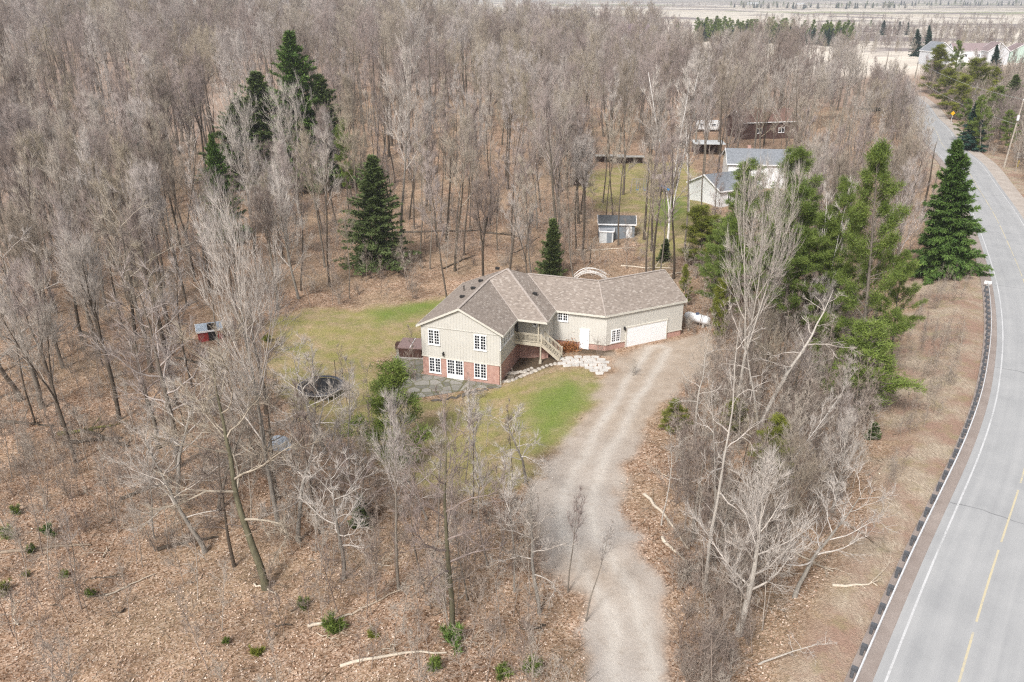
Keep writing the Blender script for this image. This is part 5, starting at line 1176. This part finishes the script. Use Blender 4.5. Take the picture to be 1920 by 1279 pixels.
# random bare trees: zones, clearings and view corridors
CLEAR = [(358, 596, 432, 642), (785, 503, 1285, 722), (1010, 690, 1130, 900), (1060, 660, 1260, 1279), (1118, 400, 1190, 458), (1370, 275, 1480, 330), (1650, 500, 1920, 1279), (1775, 230, 1920, 500)]
CONI = [(512, 60, 600, 210), (415, 150, 515, 270), (645, 300, 740, 440), (365, 255, 415, 360), (1560, 290, 1700, 640), (1420, 285, 1560, 560)]
HALF = [(560, 560, 790, 760), (800, 740, 1010, 900), (1120, 285, 1200, 310), (1310, 225, 1350, 295), (1380, 190, 1460, 235), (640, 300, 1040, 520), (352, 590, 430, 640), (720, 610, 800, 790)]
R_BLOCK = R_LAWN + R_DRIVE + R_VERGE
def over(r, x0, y0, x1, y1):
    ix = min(r[2], x1) - max(r[0], x0); iy = min(r[3], y1) - max(r[1], y0)
    return ix * iy if ix > 0 and iy > 0 else 0
def try_tree(x, y, h, rad, cf=.4):
    """shrinks a tree until its crown leaves the open views free"""
    z0 = gz(x, y)
    if y > 120 and x > RP[np.argmin(abs(RP[:, 1] - y)), 0]: return h
    for _ in range(6):
        bx, by = pr(x, y, z0); tx, ty = pr(x, y, z0 + h); cx, cy = pr(x, y, z0 + h * cf); rp = rad * F / max(10, y) * .8 * (h / 18)
        box = (tx - rp, ty, tx + rp, cy); ok = all(over(c, *box) < 60 for c in CLEAR) and all(over(c, *box) < 900 or pr(x, y, z0)[1] < c[3] + 10 for c in CONI) and not any(c[0] < bx < c[2] and c[1] < by < c[3] for c in CLEAR[:1])
        if ok: return h
        h *= .72
        if h < 4.5: return None
    return None
BAN = [(HO + UX * 3 + VX * 8, 13.5)] + [(np.array([b1[0] + 1, b1[1] + 4]), 9), (np.array([b2[0] + 1.2, b2[1] + 4]), 7), (np.array([b3[0], b3[1] + 1]), 3.8), (b6[:2] + [2, 6], 9), (np.array([62, 445]), 12), (G(603, 738)[:2], 3), (b5[:2], 2.2)]
def allowed(x, y, pad=1.2):
    rs_ = road_sd(x, y)[0]
    if abs(rs_) < (7.2 if (y > 115 and rs_ < 0) else 9.5): return False
    for c, r in BAN:
        if math.hypot(x - c[0], y - c[1]) < r: return False
    X_, Y_ = np.array([x]), np.array([y])
    for P in R_BLOCK:
        if inside_sd(P, X_, Y_)[0] > -pad: return False
    return True
cands = []
step = 4.7; yy = 27.0
while yy < 560:
    st = step if yy < 150 else step * 1.12
    half = yy * .70 + 14
    for xx in np.arange(-half, half, st):
        x = xx + RNG.uniform(-.48, .48) * st; y = yy + RNG.uniform(-.48, .48) * st
        bx, by = pr(x, y, 0)
        if bx < -150 or bx > 2080: continue
        cands.append((x, y, bx, by))
    yy += st
near, far = [], []
for x, y, bx, by in cands:
    if y > 190:
        if is_field(np.array([x]), np.array([y]))[0] > .4: continue
        if abs(road_sd(x, y)[0]) < 7.2: continue
        if any(math.hypot(x - c[0], y - c[1]) < r for c, r in BAN): continue
        if bx > 1420 and y > 400 : continue
        dens = 1.0
        if x > RP[np.argmin(abs(RP[:, 1] - y)), 0]: dens = 1.0 if y < 330 else .25
        if RNG.random() > dens: continue
        key = RNG.choice(['tall', 'fan', 'tall', 'pole']); h = RNG.uniform(16, 23)
        if bx > 1500: h = RNG.uniform(11, 17)
        if x > RP[np.argmin(abs(RP[:, 1] - y)), 0]: h = RNG.uniform(8, 12); key = 'fan'
        far.append((x, y, h, key)); continue
    if not allowed(x, y): continue
    if by > 1180 and bx < 1100: dens = .03
    elif by > 1000 and bx < 560: dens = .10
    elif by > 880 and bx < 300: dens = .22
    elif by > 760 and 620 < bx < 1090: dens = .30
    elif by > 760 and bx < 1090: dens = .42
    elif bx > 1150 and by > 640 and bx < 1700: dens = .75
    elif 600 < bx < 1300 and 300 < by < 540: dens = .54
    elif bx > 1480 and by < 470: dens = 1.0
    elif bx > 1250 and 380 < by < 700: dens = .35
    elif 1060 < bx < 1320 and 280 < by < 480: dens = .25
    else: dens = .85
    if RNG.random() > dens: continue
    if any(math.hypot(x - a, y - b) < 2.0 for a, b in PLACED): continue
    r = RNG.random()
    if by > 640 and bx < 1090: key = 'spread' if r < .35 else ('pole' if r < .7 else 'tall'); h = RNG.uniform(6, 11) if by > 760 and bx > 330 else RNG.uniform(11, 19)
    elif bx > 1150 and by > 640: key = 'pole' if r < .4 else ('fan' if r < .7 else 'dead'); h = RNG.uniform(5, 11)
    elif x > RP[np.argmin(abs(RP[:, 1] - y)), 0]: key = 'fan' if r < .6 else 'pole'; h = RNG.uniform(8, 13)
    else: key = 'tall' if r < .50 else ('fan' if r < (.58 if 600 < bx < 1320 and by > 280 else .72) else 'pole'); h = RNG.uniform(15, 22)
    if bx > 1480 and by < 480: h = min(h, RNG.uniform(11, 16))
    hh = try_tree(x, y, h, 3.4 if key in ('tall', 'fan') else 2)
    if hh is None: continue
    for q in HALF:
        if q[0] < bx < q[2] and q[1] < by < q[3] and key == 'fan': key = 'pole'
    near.append((x, y, hh, key, bx, by))
for s_ in np.arange(s_near(99, 190), RS[-1] - 3, 3.4):
    for o_ in (-7.6, -11.5):
        p_, _ = at_road(s_ + RNG.uniform(-1, 1), o_ + RNG.uniform(-1, 1)); far.append((p_[0], p_[1], RNG.uniform(11, 14.5), 'fan'))
near.sort(key=lambda a: -a[2] / a[1]); PERKIND = {}
sel = []
for a in near:
    if len(sel) < 300: sel.append(a)
    else: far.append(a[:4])
def zone(bx, by, x, y):
    if x > RP[np.argmin(abs(RP[:, 1] - y)), 0]: return 'in the scrub right of the road', 'right of the road'
    if bx > 1150 and by > 640: return 'in the wooded strip between driveway and road', 'roadside strip'
    if by > 800: return 'on the leaf-littered foreground slope', 'foreground slope'
    if bx < 640: return 'in the dense wood left of the house', 'left wood'
    if bx > 1300: return 'in the wood between neighbouring yard and road', 'wood by the road'
    return 'in the open wood behind the house', 'wood behind the house'
DESC = {'tall': 'tall bare grey hardwood', 'fan': 'bare maple with upswept crown', 'pole': 'slender bare tree with a small crown', 'spread': 'bare tree with level spreading limbs', 'dead': 'pale dead tree'}
for x, y, h, key, bx, by in sel:
    zt, zg = zone(bx, by, x, y)
    put(key, x, y, h, DESC[key] + ' ' + zt, NAMES[key].replace('_', ' ') + 's, ' + zg, wf=(1.0 if key in ('pole', 'dead') else .95) * (1 + .25 * max(0, (12 - h) / 12)))
print('near trees', len(sel), 'far', len(far))
# saplings as single countable things
ns = 0; SAPL = []
for px, py, yt in ((1095, 470, 210), (1130, 380, 120), (1168, 365, 100), (1208, 450, 170), (1262, 395, 150), (1395, 250, 60), (1425, 262, 70), (1450, 248, 60), (1345, 330, 90), (1283, 470, 130), (1315, 410, 100), (1080, 330, 40), (1225, 330, 60)):
    put_px('pole' if px % 4 else 'tall', px, py, yt, 'bare tree standing on or beside the neighbouring lawn', 'bare trees on the neighbouring lawn', wf=.9)
while ns < 230:
    x = RNG.uniform(-62, 52); y = RNG.uniform(30, 120); bx, by = pr(x, y, 0)
    if bx < -60 or bx > 1960 or not allowed(x, y, .6): continue
    if by > 1120 and RNG.random() < .85 and bx < 1100: continue
    if by < 640 and RNG.random() < .6: continue
    h = RNG.uniform(3.2, 6.5); hh = try_tree(x, y, h, 2.5, .2)
    if hh is None or hh < 3: continue
    m_i = RNG.integers(4); o = link('young_bare_tree', SAPM[m_i], None, (x, y, gz(x, y)), (0, 0, RNG.uniform(0, 6.28))); s_ = hh / (5.5, 4.5, 7.5, 6.5)[m_i]; o.scale = (s_, s_, s_)
    zt, zg = zone(bx, by, x, y); tag(o, 'thin young bare tree with fine twigs ' + zt, 'young tree', 'young bare trees, ' + zg); ns += 1; SAPL.append(o)
for i in range(60):
    p_ = G(RNG.uniform(560, 1090), RNG.uniform(760, 1190))
    if mask(R_DRIVE, p_[:1], p_[1:2], .3, .2)[0] > .5: continue
    m_i = RNG.integers(4); hh = try_tree(p_[0], p_[1], RNG.uniform(4.5, 7.0), 1.5, .2)
    if hh is None: continue
    o = link('young_bare_tree', SAPM[m_i], None, p_, (0, 0, RNG.uniform(0, 6.28))); s_ = hh / (5.5, 4.5, 7.5, 6.5)[m_i]; o.scale = (s_ * .8, s_ * .8, s_); tag(o, 'thin young bare tree with fine twigs screening the lawn from the driveway foot', 'young tree', 'young bare trees, between lawn and driveway')
# shrubs near the house
for (px, py, mi, h, lb) in ((1124, 668, 2, 2.3, 'upright bare brown shrub against the brick between side door and garage'), (1188, 705, 0, 2.0, 'thin bare shrub at the edge of the gravel in front of the garage'),
                            (905, 745, 1, 1.6, 'low bare twiggy shrub at the front right corner of the patio'), (752, 664, 1, 1.5, 'bare arching shrub in front of the hot tub'), (960, 712, 1, 1.2, 'small bare bush in the bed at the house corner')):
    p = G(px, py); o = link('bare_shrub', SHRM[mi], None, p, (0, 0, 1)); s_ = h / (2.6, 1.8, 3.4)[mi]; o.scale = (s_,) * 3; tag(o, lb, 'shrub')
RUST = leafy('rust_dead_leaves', (.16, .055, .02), (.42, .19, .07)); C = TB(); n_ = 900
B = RG.normal(size=(n_, 3)) * [.55, .4, .3] + [0, 0, .5]; B[:, 2] = abs(B[:, 2]); C.blades(B, RG.normal(size=(n_, 3)), RG.uniform(.1, .25, n_), .1)
for i in range(12): Pq = branch_path((0, 0, 0), dev(np.array([0, 0, 1.]), RG.uniform(.2, 1), RG.uniform(0, 6)), 1, 3, 0, .1); C.tube(Pq, [.015, .012, .01, .006], 3)
p = hw(4.7, 7.0); tag(link('leafy_bush', C.mesh('leafy_bush', RUST), None, (p[0], p[1], gz(*p))), 'rust-brown leafy bush between the porch stairs and the side door', 'bush')
# seedlings
for i, (px, py, s_, mi, lb) in enumerate(((625, 1190, 1.5, 0, 'largest bright green pine seedling lying over a log in the foreground'), (855, 1212, 1.5, 2, 'dark green seedling at the foot of the foreground limb tree'), (820, 1255, 1.0, 0, 'small green seedling near the bottom edge left of the pale log end'),
        (1000, 1258, 1.2, 0, 'green seedling at the bottom edge left of the driveway'), (940, 1268, 1.0, 0, 'green seedling cut by the bottom edge'), (565, 1140, .9, 0, 'small pine seedling right of the big olive trunk'), (12, 1012, 1.2, 0, 'bright pine seedling at the left frame edge'), (5, 1115, 1.1, 1, 'olive bush at the left frame edge'),
        (95, 1005, 1.1, 2, 'dark low seedling beside the fallen log at left'), (62, 1035, .8, 0, 'small green seedling in front of the fallen log at left'), (122, 1082, .7, 0, 'tiny green seedling in the left litter'), (50, 1080, .6, 1, 'tiny yellow seedling in the left litter'), (28, 965, .9, 0, 'faint green seedling left of the brown heap'),
        (170, 1120, .7, 0, 'tiny green seedling near the pale stick'), (700, 1196, .7, 1, 'yellow-green seedling below the big pine seedling'), (485, 1228, .8, 1, 'yellow seedling in the open litter'), (425, 1205, .5, 0, 'tiny seedling left of the yellow one'), (500, 640, 1.1, 1, 'yellow-green bush beside the forked tree'), (1385, 770, 1.2, 0, 'leafy green bush below the dead tree'))):
    p = G(px, py); o = link('seedling', SEED[mi], None, p, (0, 0, i)); o.scale = (s_,) * 3; tag(o, lb, 'seedling')
# logs
def log(px0, py0, px1, py1, r, label, group=None, mat=LOGM, lift=0.1, branches=0, lift2=None, cat='log'):
    a = G(px0, py0); b = G(px1, py1); c = a.copy(); C = TB(); n_ = 8; P = []
    for i in range(n_ + 1):
        t = i / n_; q = a * (1 - t) + b * t; q[2] = gz(q[0], q[1]) + lift * (1 - t) + (lift if lift2 is None else lift2) * t; q[:2] += RG.normal(size=2) * .06; P.append(q - c)
    C.tube(P, np.linspace(r, r * .45, len(P)), 7)
    for i in range(branches):
        t = RG.uniform(.35, .98); q, d = at_path(np.array(P), t); B_ = branch_path(q, nrm(dev(d, RG.uniform(.4, 1.0), RG.uniform(0, 6.28)) + np.array([0, 0, .35])), RG.uniform(.8, 2.4), 4, .02, .15); C.tube(B_, np.linspace(r * .3, .008, 5), 4)
        for _ in range(7): q2, d2 = at_path(B_, RG.uniform(.2, 1)); B3 = branch_path(q2, dev(d2, .7, RG.uniform(0, 6)), RG.uniform(.3, .9), 2, .02, .15); C.tube(B3, [.012, .009, .004], 3)
    o = link('fallen_log', C.mesh('fallen_log', mat, True), None, c); return tag(o, label, cat, group)
PLOG = simple('bleached_wood', (.52, .45, .36), .85, .12, 3); DLOG = simple('dark_rotten_wood', (.10, .08, .06), .9, .3, 3); MOSS = simple('mossy_wood', (.16, .15, .05), .9, .35, 2)
for a in ((636, 1252, 838, 1228, .11, 'long pale straight log near the bottom edge', PLOG, 0), (0, 1038, 172, 1024, .13, 'long weathered log at the left edge behind the seedlings', LOGM, 0), (578, 1176, 662, 1152, .12, 'log under the largest pine seedling', PLOG, 0), (662, 1152, 800, 1085, .07, 'thin pale leaning branch right of the pine seedling', LOGM, 6),
          (204, 1118, 288, 1078, .06, 'thin pale stick lying in the open litter at left', PLOG, 0), (478, 1096, 520, 1118, .07, 'short broken limb at the foot of the olive-trunked tree', PLOG, 0), (300, 1030, 410, 1008, .14, 'dark rotten log behind the foreground trees', DLOG, 0), (228, 938, 330, 900, .16, 'dark fallen log in the left litter', DLOG, 3),
          (1208, 930, 1292, 1030, .13, 'peeled leaning log on the slope right of the driveway bend', PLOG, 2), (1240, 1010, 1290, 1060, .13, 'second peeled log below the leaning one beside the driveway', PLOG, 2), (1560, 1102, 1645, 1098, .10, 'pale branch reaching toward the guard rail', PLOG, 4), (1585, 985, 1640, 1020, .09, 'short dark log on the verge side of the strip', LOGM, 2),
          (1270, 825, 1340, 815, .12, 'pale broken trunk lying level behind the driveway edge', PLOG, 3), (1500, 900, 1590, 850, .10, 'pale fallen birch branch behind the leaning birch', PLOG, 8), (740, 437, 905, 432, .20, 'long dark fallen trunk lying level in the wood behind the house', DLOG, 3), (900, 436, 985, 445, .20, 'dark fallen trunk end in the wood behind the house', DLOG, 2),
          (700, 460, 760, 445, .14, 'short dark log near the hemlock', DLOG, 2), (760, 520, 700, 478, .12, 'slanting dark branch on the litter left of the roof', DLOG, 4), (830, 505, 890, 480, .12, 'dark curved log above the roof peak', DLOG, 3), (965, 475, 1010, 445, .12, 'slanting log right above the roof', LOGM, 3), (1080, 470, 1190, 465, .10, 'pale broken boards and limbs in front of the small shed', PLOG, 6),
          (1165, 500, 1265, 505, .12, 'fallen limb behind the garage roof', PLOG, 5), (1240, 520, 1295, 508, .12, 'pale log end poking out behind the garage corner', PLOG, 0), (110, 815, 210, 800, .22, 'mossy curved log on the brown heap in the left wood', MOSS, 4), (120, 832, 230, 822, .2, 'lower dark log of the mossy heap in the left wood', DLOG, 4), (150, 808, 240, 838, .18, 'crossing dark log of the mossy heap in the left wood', DLOG, 5),
          (0, 790, 100, 800, .16, 'dark brushy log at the left edge', DLOG, 9), (330, 672, 400, 690, .16, 'dark brushy log below the red shed', DLOG, 10), (150, 622, 200, 640, .14, 'dark log leaning between trunks in the left wood', DLOG, 3), (1705, 600, 1740, 560, .05, 'thin dry stalk lying on the verge', LOGM, 3), (1480, 1030, 1560, 1075, .09, 'arched pale branch in the roadside strip', PLOG, 9)):
    log(*a[:5], a[5], mat=a[6], branches=a[7])
for i in range(26):
    px, py = (RNG.uniform(20, 1080), RNG.uniform(900, 1270)) if i < 18 else (RNG.uniform(1180, 1620), RNG.uniform(760, 1240))
    p_ = G(px, py)
    if not allowed(p_[0], p_[1], .5): continue
    dx_ = RNG.uniform(-70, 70); log(px, py, px + dx_, py + RNG.uniform(-22, 22), RNG.uniform(.03, .07), 'thin fallen branch lying in the leaf litter ' + ('on the foreground slope' if i < 18 else 'of the roadside strip'), 'fallen branches, ' + ('foreground slope' if i < 18 else 'roadside strip'), mat=(LOGM, DLOG, PLOG)[RNG.integers(3)], branches=int(RNG.integers(2, 9)), cat='branch')
# bent white branches behind the roof
C = TB(); p = G(1098, 524)
for i in range(9):
    az = RG.uniform(-.5, .5); q = np.array([RG.uniform(-2.2, -1.2), RG.uniform(-.8, .8), 0]); d = np.array([.35, az * .4, 1.0]); P = [q]
    for s_ in range(9): d = nrm(d + np.array([.12, 0, -.27])); P.append(P[-1] + d * .68)
    C.tube(P, np.linspace(.06, .015, len(P)), 4)
    for _ in range(12): q2, d2 = at_path(np.array(P), RG.uniform(.3, 1)); B3 = branch_path(q2, dev(d2, .6, RG.uniform(0, 6)), RG.uniform(.4, 1.2), 2, -.05, .15); C.tube(B3, [.014, .010, .005], 3)
tag(link('bent_dead_tree', C.mesh('bent_dead_tree', BIRCH), None, p), 'arching bleached dead branches bowed over behind the roof bend', 'dead tree')

# ------------------------------------------------------------------ stuff: far wood, undergrowth, leaves
def scatter(name, pts, sources, label=None):
    """ONE object: geometry nodes instance the given meshes' objects on points (x, y, z, scale, rot, index)"""
    me_ = bpy.data.meshes.new(name); me_.vertices.add(len(pts)); A = np.array(pts, np.float32)
    me_.vertices.foreach_set('co', A[:, :3].ravel())
    for nm, c_ in (('sc', 3), ('rz', 4)): at_ = me_.attributes.new(nm, 'FLOAT', 'POINT'); at_.data.foreach_set('value', A[:, c_].copy())
    at_ = me_.attributes.new('vi', 'INT', 'POINT'); at_.data.foreach_set('value', A[:, 5].astype(np.int32))
    o = link(name, me_); o['kind'] = 'stuff'
    ng = bpy.data.node_groups.new(name, 'GeometryNodeTree'); ng.interface.new_socket('Geometry', in_out='INPUT', socket_type='NodeSocketGeometry'); ng.interface.new_socket('Geometry', in_out='OUTPUT', socket_type='NodeSocketGeometry')
    gi = ng.nodes.new('NodeGroupInput'); go = ng.nodes.new('NodeGroupOutput'); ip = ng.nodes.new('GeometryNodeInstanceOnPoints'); jn = ng.nodes.new('GeometryNodeJoinGeometry')
    for src in sources:
        g2 = ng.nodes.new('GeometryNodeGeometryToInstance')
        for ob in src:
            oi = ng.nodes.new('GeometryNodeObjectInfo'); oi.transform_space = 'ORIGINAL'; oi.inputs['Object'].default_value = ob; oi.inputs['As Instance'].default_value = True; ng.links.new(oi.outputs['Geometry'], g2.inputs[0])
        ng.links.new(g2.outputs[0], jn.inputs[0])
    def attr(nm, ty):
        n_ = ng.nodes.new('GeometryNodeInputNamedAttribute'); n_.data_type = ty; n_.inputs['Name'].default_value = nm; return n_.outputs['Attribute']
    ng.links.new(gi.outputs[0], ip.inputs['Points']); ng.links.new(jn.outputs[0], ip.inputs['Instance']); ip.inputs['Pick Instance'].default_value = True
    ng.links.new(attr('vi', 'INT'), ip.inputs['Instance Index'])
    cx = ng.nodes.new('ShaderNodeCombineXYZ'); ng.links.new(attr('rz', 'FLOAT'), cx.inputs[2]); ng.links.new(cx.outputs[0], ip.inputs['Rotation'])
    c2 = ng.nodes.new('ShaderNodeCombineXYZ'); s0 = attr('sc', 'FLOAT')
    for i in range(3): ng.links.new(s0, c2.inputs[i])
    ng.links.new(c2.outputs[0], ip.inputs['Scale']); ng.links.new(ip.outputs[0], go.inputs[0])
    md = o.modifiers.new('scatter', 'NODES'); md.node_group = ng
    if label: o['label'] = label; o['category'] = 'trees'
    return o
def src_of(key, n):
    out = []
    for t_ in [o for o in COL.objects if o.type == 'EMPTY' and o.name.startswith(NAMES[key])]:
        ch = [c for c in COL.objects if c.parent == t_]
        if ch[0].data.name.startswith(key) and ch[0].material_slots[0].link == 'DATA' and not any(s_[0].data == ch[0].data for s_ in out): out.append(ch)
        if len(out) >= n: break
    return out
kids = {}
for o in COL.objects:
    if o.parent: kids.setdefault(o.parent.name, []).append(o)
def src_of(key, n):
    out = []
    for nm, ch in kids.items():
        if nm.startswith(NAMES[key]) and len(ch) == 2 and all(c.material_slots[0].link == 'DATA' for c in ch) and not any(s_[0].data == ch[0].data for s_ in out): out.append(ch)
        if len(out) >= n: break
    return out
SRC = []; IDX = {}
for key in ('tall', 'fan', 'pole'):
    ss_ = src_of(key, 5); IDX[key] = list(range(len(SRC), len(SRC) + len(ss_))); SRC += ss_
hk = {k_: VAR[k_][0][0] for k_ in ('tall', 'fan', 'pole')}
pts = []
for x, y, h, key in far:
    if key not in hk: key = 'pole'
    pts.append((x, y, gz(x, y), h / hk[key], RNG.uniform(0, 6.28), RNG.choice(IDX[key])))
scatter('distant_wood', pts, SRC)
# far strips of wood and dark pines across the fields
pts = []
def strip_wood(px0, px1, D0, D1, st, key, h0, h1, p=.8):
    for D in np.arange(D0, D1, st):
        for x in np.arange((px0 - 960) / F * D, (px1 - 960) / F * D, st):
            if RNG.random() < p: a, b = x + RNG.uniform(-.5, .5) * st, D + RNG.uniform(-.5, .5) * st; pts.append((a, b, gz(a, b), RNG.uniform(h0, h1) / hk[key], RNG.uniform(0, 6), RNG.choice(IDX[key])))
strip_wood(1500, 2000, 465, 1000, 9.5, 'fan', 8, 13, .85); strip_wood(1180, 1500, 760, 900, 14, 'fan', 8, 12, .6); strip_wood(1250, 1560, 640, 700, 9, 'fan', 11, 15, .5); strip_wood(900, 1250, 600, 760, 12, 'fan', 12, 18, .5); strip_wood(1400, 2000, 1050, 1400, 18, 'fan', 8, 13, .6); strip_wood(1600, 2000, 430, 470, 12, 'fan', 7, 11, .35)
strip_wood(1000, 2050, 2000, 2300, 45, 'fan', 12, 20, .5)
scatter('hedgerow_woods', pts, SRC)
EV = [kids_ for kids_ in (src_of('pine', 2) + src_of('bluespruce', 1))]
pts = []
for px0, px1, D0, D1, st, h0, h1, p_ in ((1290, 1548, 600, 660, 5, 11, 15, .85), (1010, 1300, 640, 660, 9, 10, 15, .4), (1340, 1640, 2300, 2500, 20, 12, 18, .35), (1640, 1920, 2900, 3100, 26, 12, 20, .5), (1480, 1640, 1000, 1010, 14, 6, 10, .5)):
    for D in np.arange(D0, D1, st):
        for x in np.arange((px0 - 960) / F * D, (px1 - 960) / F * D, st):
            if RNG.random() < p_: a, b = x + RNG.uniform(-.5, .5) * st, D + RNG.uniform(-.5, .5) * st; pts.append((a, b, gz(a, b), RNG.uniform(h0, h1) / 14, RNG.uniform(0, 6), RNG.integers(len(EV))))
scatter('distant_evergreens', pts, EV)
# undergrowth
shr = [[o] for o in COL.objects if o.name.startswith('bare_shrub')]; seen = []; SS = []
for s_ in shr:
    if s_[0].data not in seen: seen.append(s_[0].data); SS.append(s_)
SS += [[o] for o in SAPL[:4]]
pts = []; tries = 0
while len(pts) < 1900 and tries < 90000:
    tries += 1; y = RNG.uniform(28, 165); x = RNG.uniform(-.7, .7) * (y + 10); bx, by = pr(x, y, 0)
    if bx < -40 or bx > 1960: continue
    d = .35
    if by > 1000 and bx < 640: d = .05
    elif by > 720 and bx < 1080: d = .40
    elif bx < 560 and 560 < by: d = .25
    elif bx > 1150 and by > 620: d = 1.6
    if RNG.random() * 1.6 > d or not allowed(x, y, .2): continue
    vi = RNG.integers(len(SS)) if by < 1000 or bx > 1150 else RNG.integers(3)
    if try_tree(x, y, 3.0, 1.5, .1) is None: continue
    if vi >= 3 and try_tree(x, y, 5.5, 2, .1) != 5.5: vi = 1
    pts.append((x, y, gz(x, y), RNG.uniform(.5, 1.05), RNG.uniform(0, 6.28), vi))
for _ in range(5000):
    y = RNG.uniform(22, 100); x = RNG.uniform(4, 62)
    if len(pts) > 2700: break
    if road_sd(x, y)[0] < -6.5 and mask(R_VERGE, np.array([x]), np.array([y]), 1, 2)[0] > .6 and vnoise(np.array([x]), np.array([y]), 4, 88)[0] > 0: pts.append((x, y, gz(x, y), RNG.uniform(.16, .42), RNG.uniform(0, 6.28), RNG.integers(2)))
for _ in range(6000):
    y = RNG.uniform(110, 300); x = RNG.uniform(70, 200)
    if len(pts) > 3500: break
    if 8 < road_sd(x, y)[0] < 60: pts.append((x, y, gz(x, y), RNG.uniform(.8, 1.8), RNG.uniform(0, 6.28), RNG.integers(len(SS))))
scatter('undergrowth', pts, SS)
print('undergrowth', len(pts))
# loose twigs and leaves on the litter
C = TB(); n_ = 9000; x = RG.uniform(-34, 40, n_); y = RG.uniform(28, 110, n_); z = hz(x, y) + .04; k_ = np.abs(road_sd(x, y)) > 8
k_ &= mask(R_LAWN + R_DRIVE, x, y, .5, .3) < .5; hu = (x - HO[0]) * UX[0] + (y - HO[1]) * UX[1]; hv = (x - HO[0]) * VX[0] + (y - HO[1]) * VX[1]; k_ &= ~((hu > -10) & (hu < 18) & (hv > -6) & (hv < 19))
x, y, z = x[k_], y[k_], z[k_]; n_ = len(x); az = RG.uniform(0, 6.28, n_); C.spikes(np.stack([x, y, z], 1), np.stack([np.cos(az), np.sin(az), RG.normal(size=n_) * .12 + .05], 1), RG.uniform(.3, 1.8, n_), RG.uniform(.008, .025, n_))
link('loose_twigs', C.mesh('loose_twigs', LOGM))['kind'] = 'stuff'
LEAFM, nl_, bl_ = new_mat('fallen_leaf', .8, .2); ge2 = N(nl_, 'ShaderNodeNewGeometry')
nl_.links.new(ramp(nl_, ge2.outputs['Random Per Island'], [(0, (.24, .14, .085)), (.4, (.44, .30, .22)), (.8, (.58, .44, .34)), (1, (.72, .60, .50))]), bl_.inputs['Base Color'])
C = TB(); n_ = 42000; y = 28 + 55 * RG.random(n_) ** 1.4; x = RG.uniform(-.72, .62, n_) * (y + 5); k_ = (mask(R_LAWN + R_DRIVE + R_VERGE, x, y, .6, .5) < .3) & (np.abs(road_sd(x, y)) > 8); hu = (x - HO[0]) * UX[0] + (y - HO[1]) * UX[1]; hv = (x - HO[0]) * VX[0] + (y - HO[1]) * VX[1]; k_ &= ~((hu > -14) & (hu < 18) & (hv > -7) & (hv < 19))
x, y = x[k_], y[k_]; n_ = len(x); z = hz(x, y) + RG.uniform(.02, .09, n_); az = RG.uniform(0, 6.28, n_); D = np.stack([np.cos(az), np.sin(az), RG.normal(size=n_) * .35], 1)
C.blades(np.stack([x, y, z], 1), D, RG.uniform(.09, .17, n_), RG.uniform(.07, .13, n_), np.tile([0, 0, 1.], (n_, 1)) + RG.normal(size=(n_, 3)) * .4)
link('fallen_leaves', C.mesh('fallen_leaves', LEAFM))['kind'] = 'stuff'
# verge: dry stalks
C = TB(); n_ = 26000; y = RG.uniform(22, 110, n_); x = RG.uniform(5, 66, n_); k_ = mask(R_VERGE, x, y, 1.0, 1.5) > .5; sdv = road_sd(x, y); k_ &= sdv < -5.3
x, y = x[k_], y[k_]; n_ = len(x); C.spikes(np.stack([x, y, hz(x, y)], 1), np.stack([RG.normal(size=n_) * .9 - .3, RG.normal(size=n_) * .9, np.full(n_, .55)], 1), RG.uniform(.2, .7, n_), .010)
link('dry_grass', C.mesh('dry_grass', simple('dry_grass_stalk', (.46, .37, .26), .9, .2, 2)))['kind'] = 'stuff'
# ------------------------------------------------------------------ haze over the whole country
m = bpy.data.materials.new('haze'); m.use_nodes = True; n = m.node_tree; n.nodes.clear(); o_ = n.nodes.new('ShaderNodeOutputMaterial'); v_ = n.nodes.new('ShaderNodeVolumePrincipled')
v_.inputs['Color'].default_value = (.93, .95, 1, 1); v_.inputs['Density'].default_value = .00024; v_.inputs['Anisotropy'].default_value = .2; n.links.new(v_.outputs[0], o_.inputs['Volume'])
mb = MB(); mb.box((0, 4400, 16), (11600, 9700, 66)); hzo = mb.build('haze', m); hzo['kind'] = 'stuff'
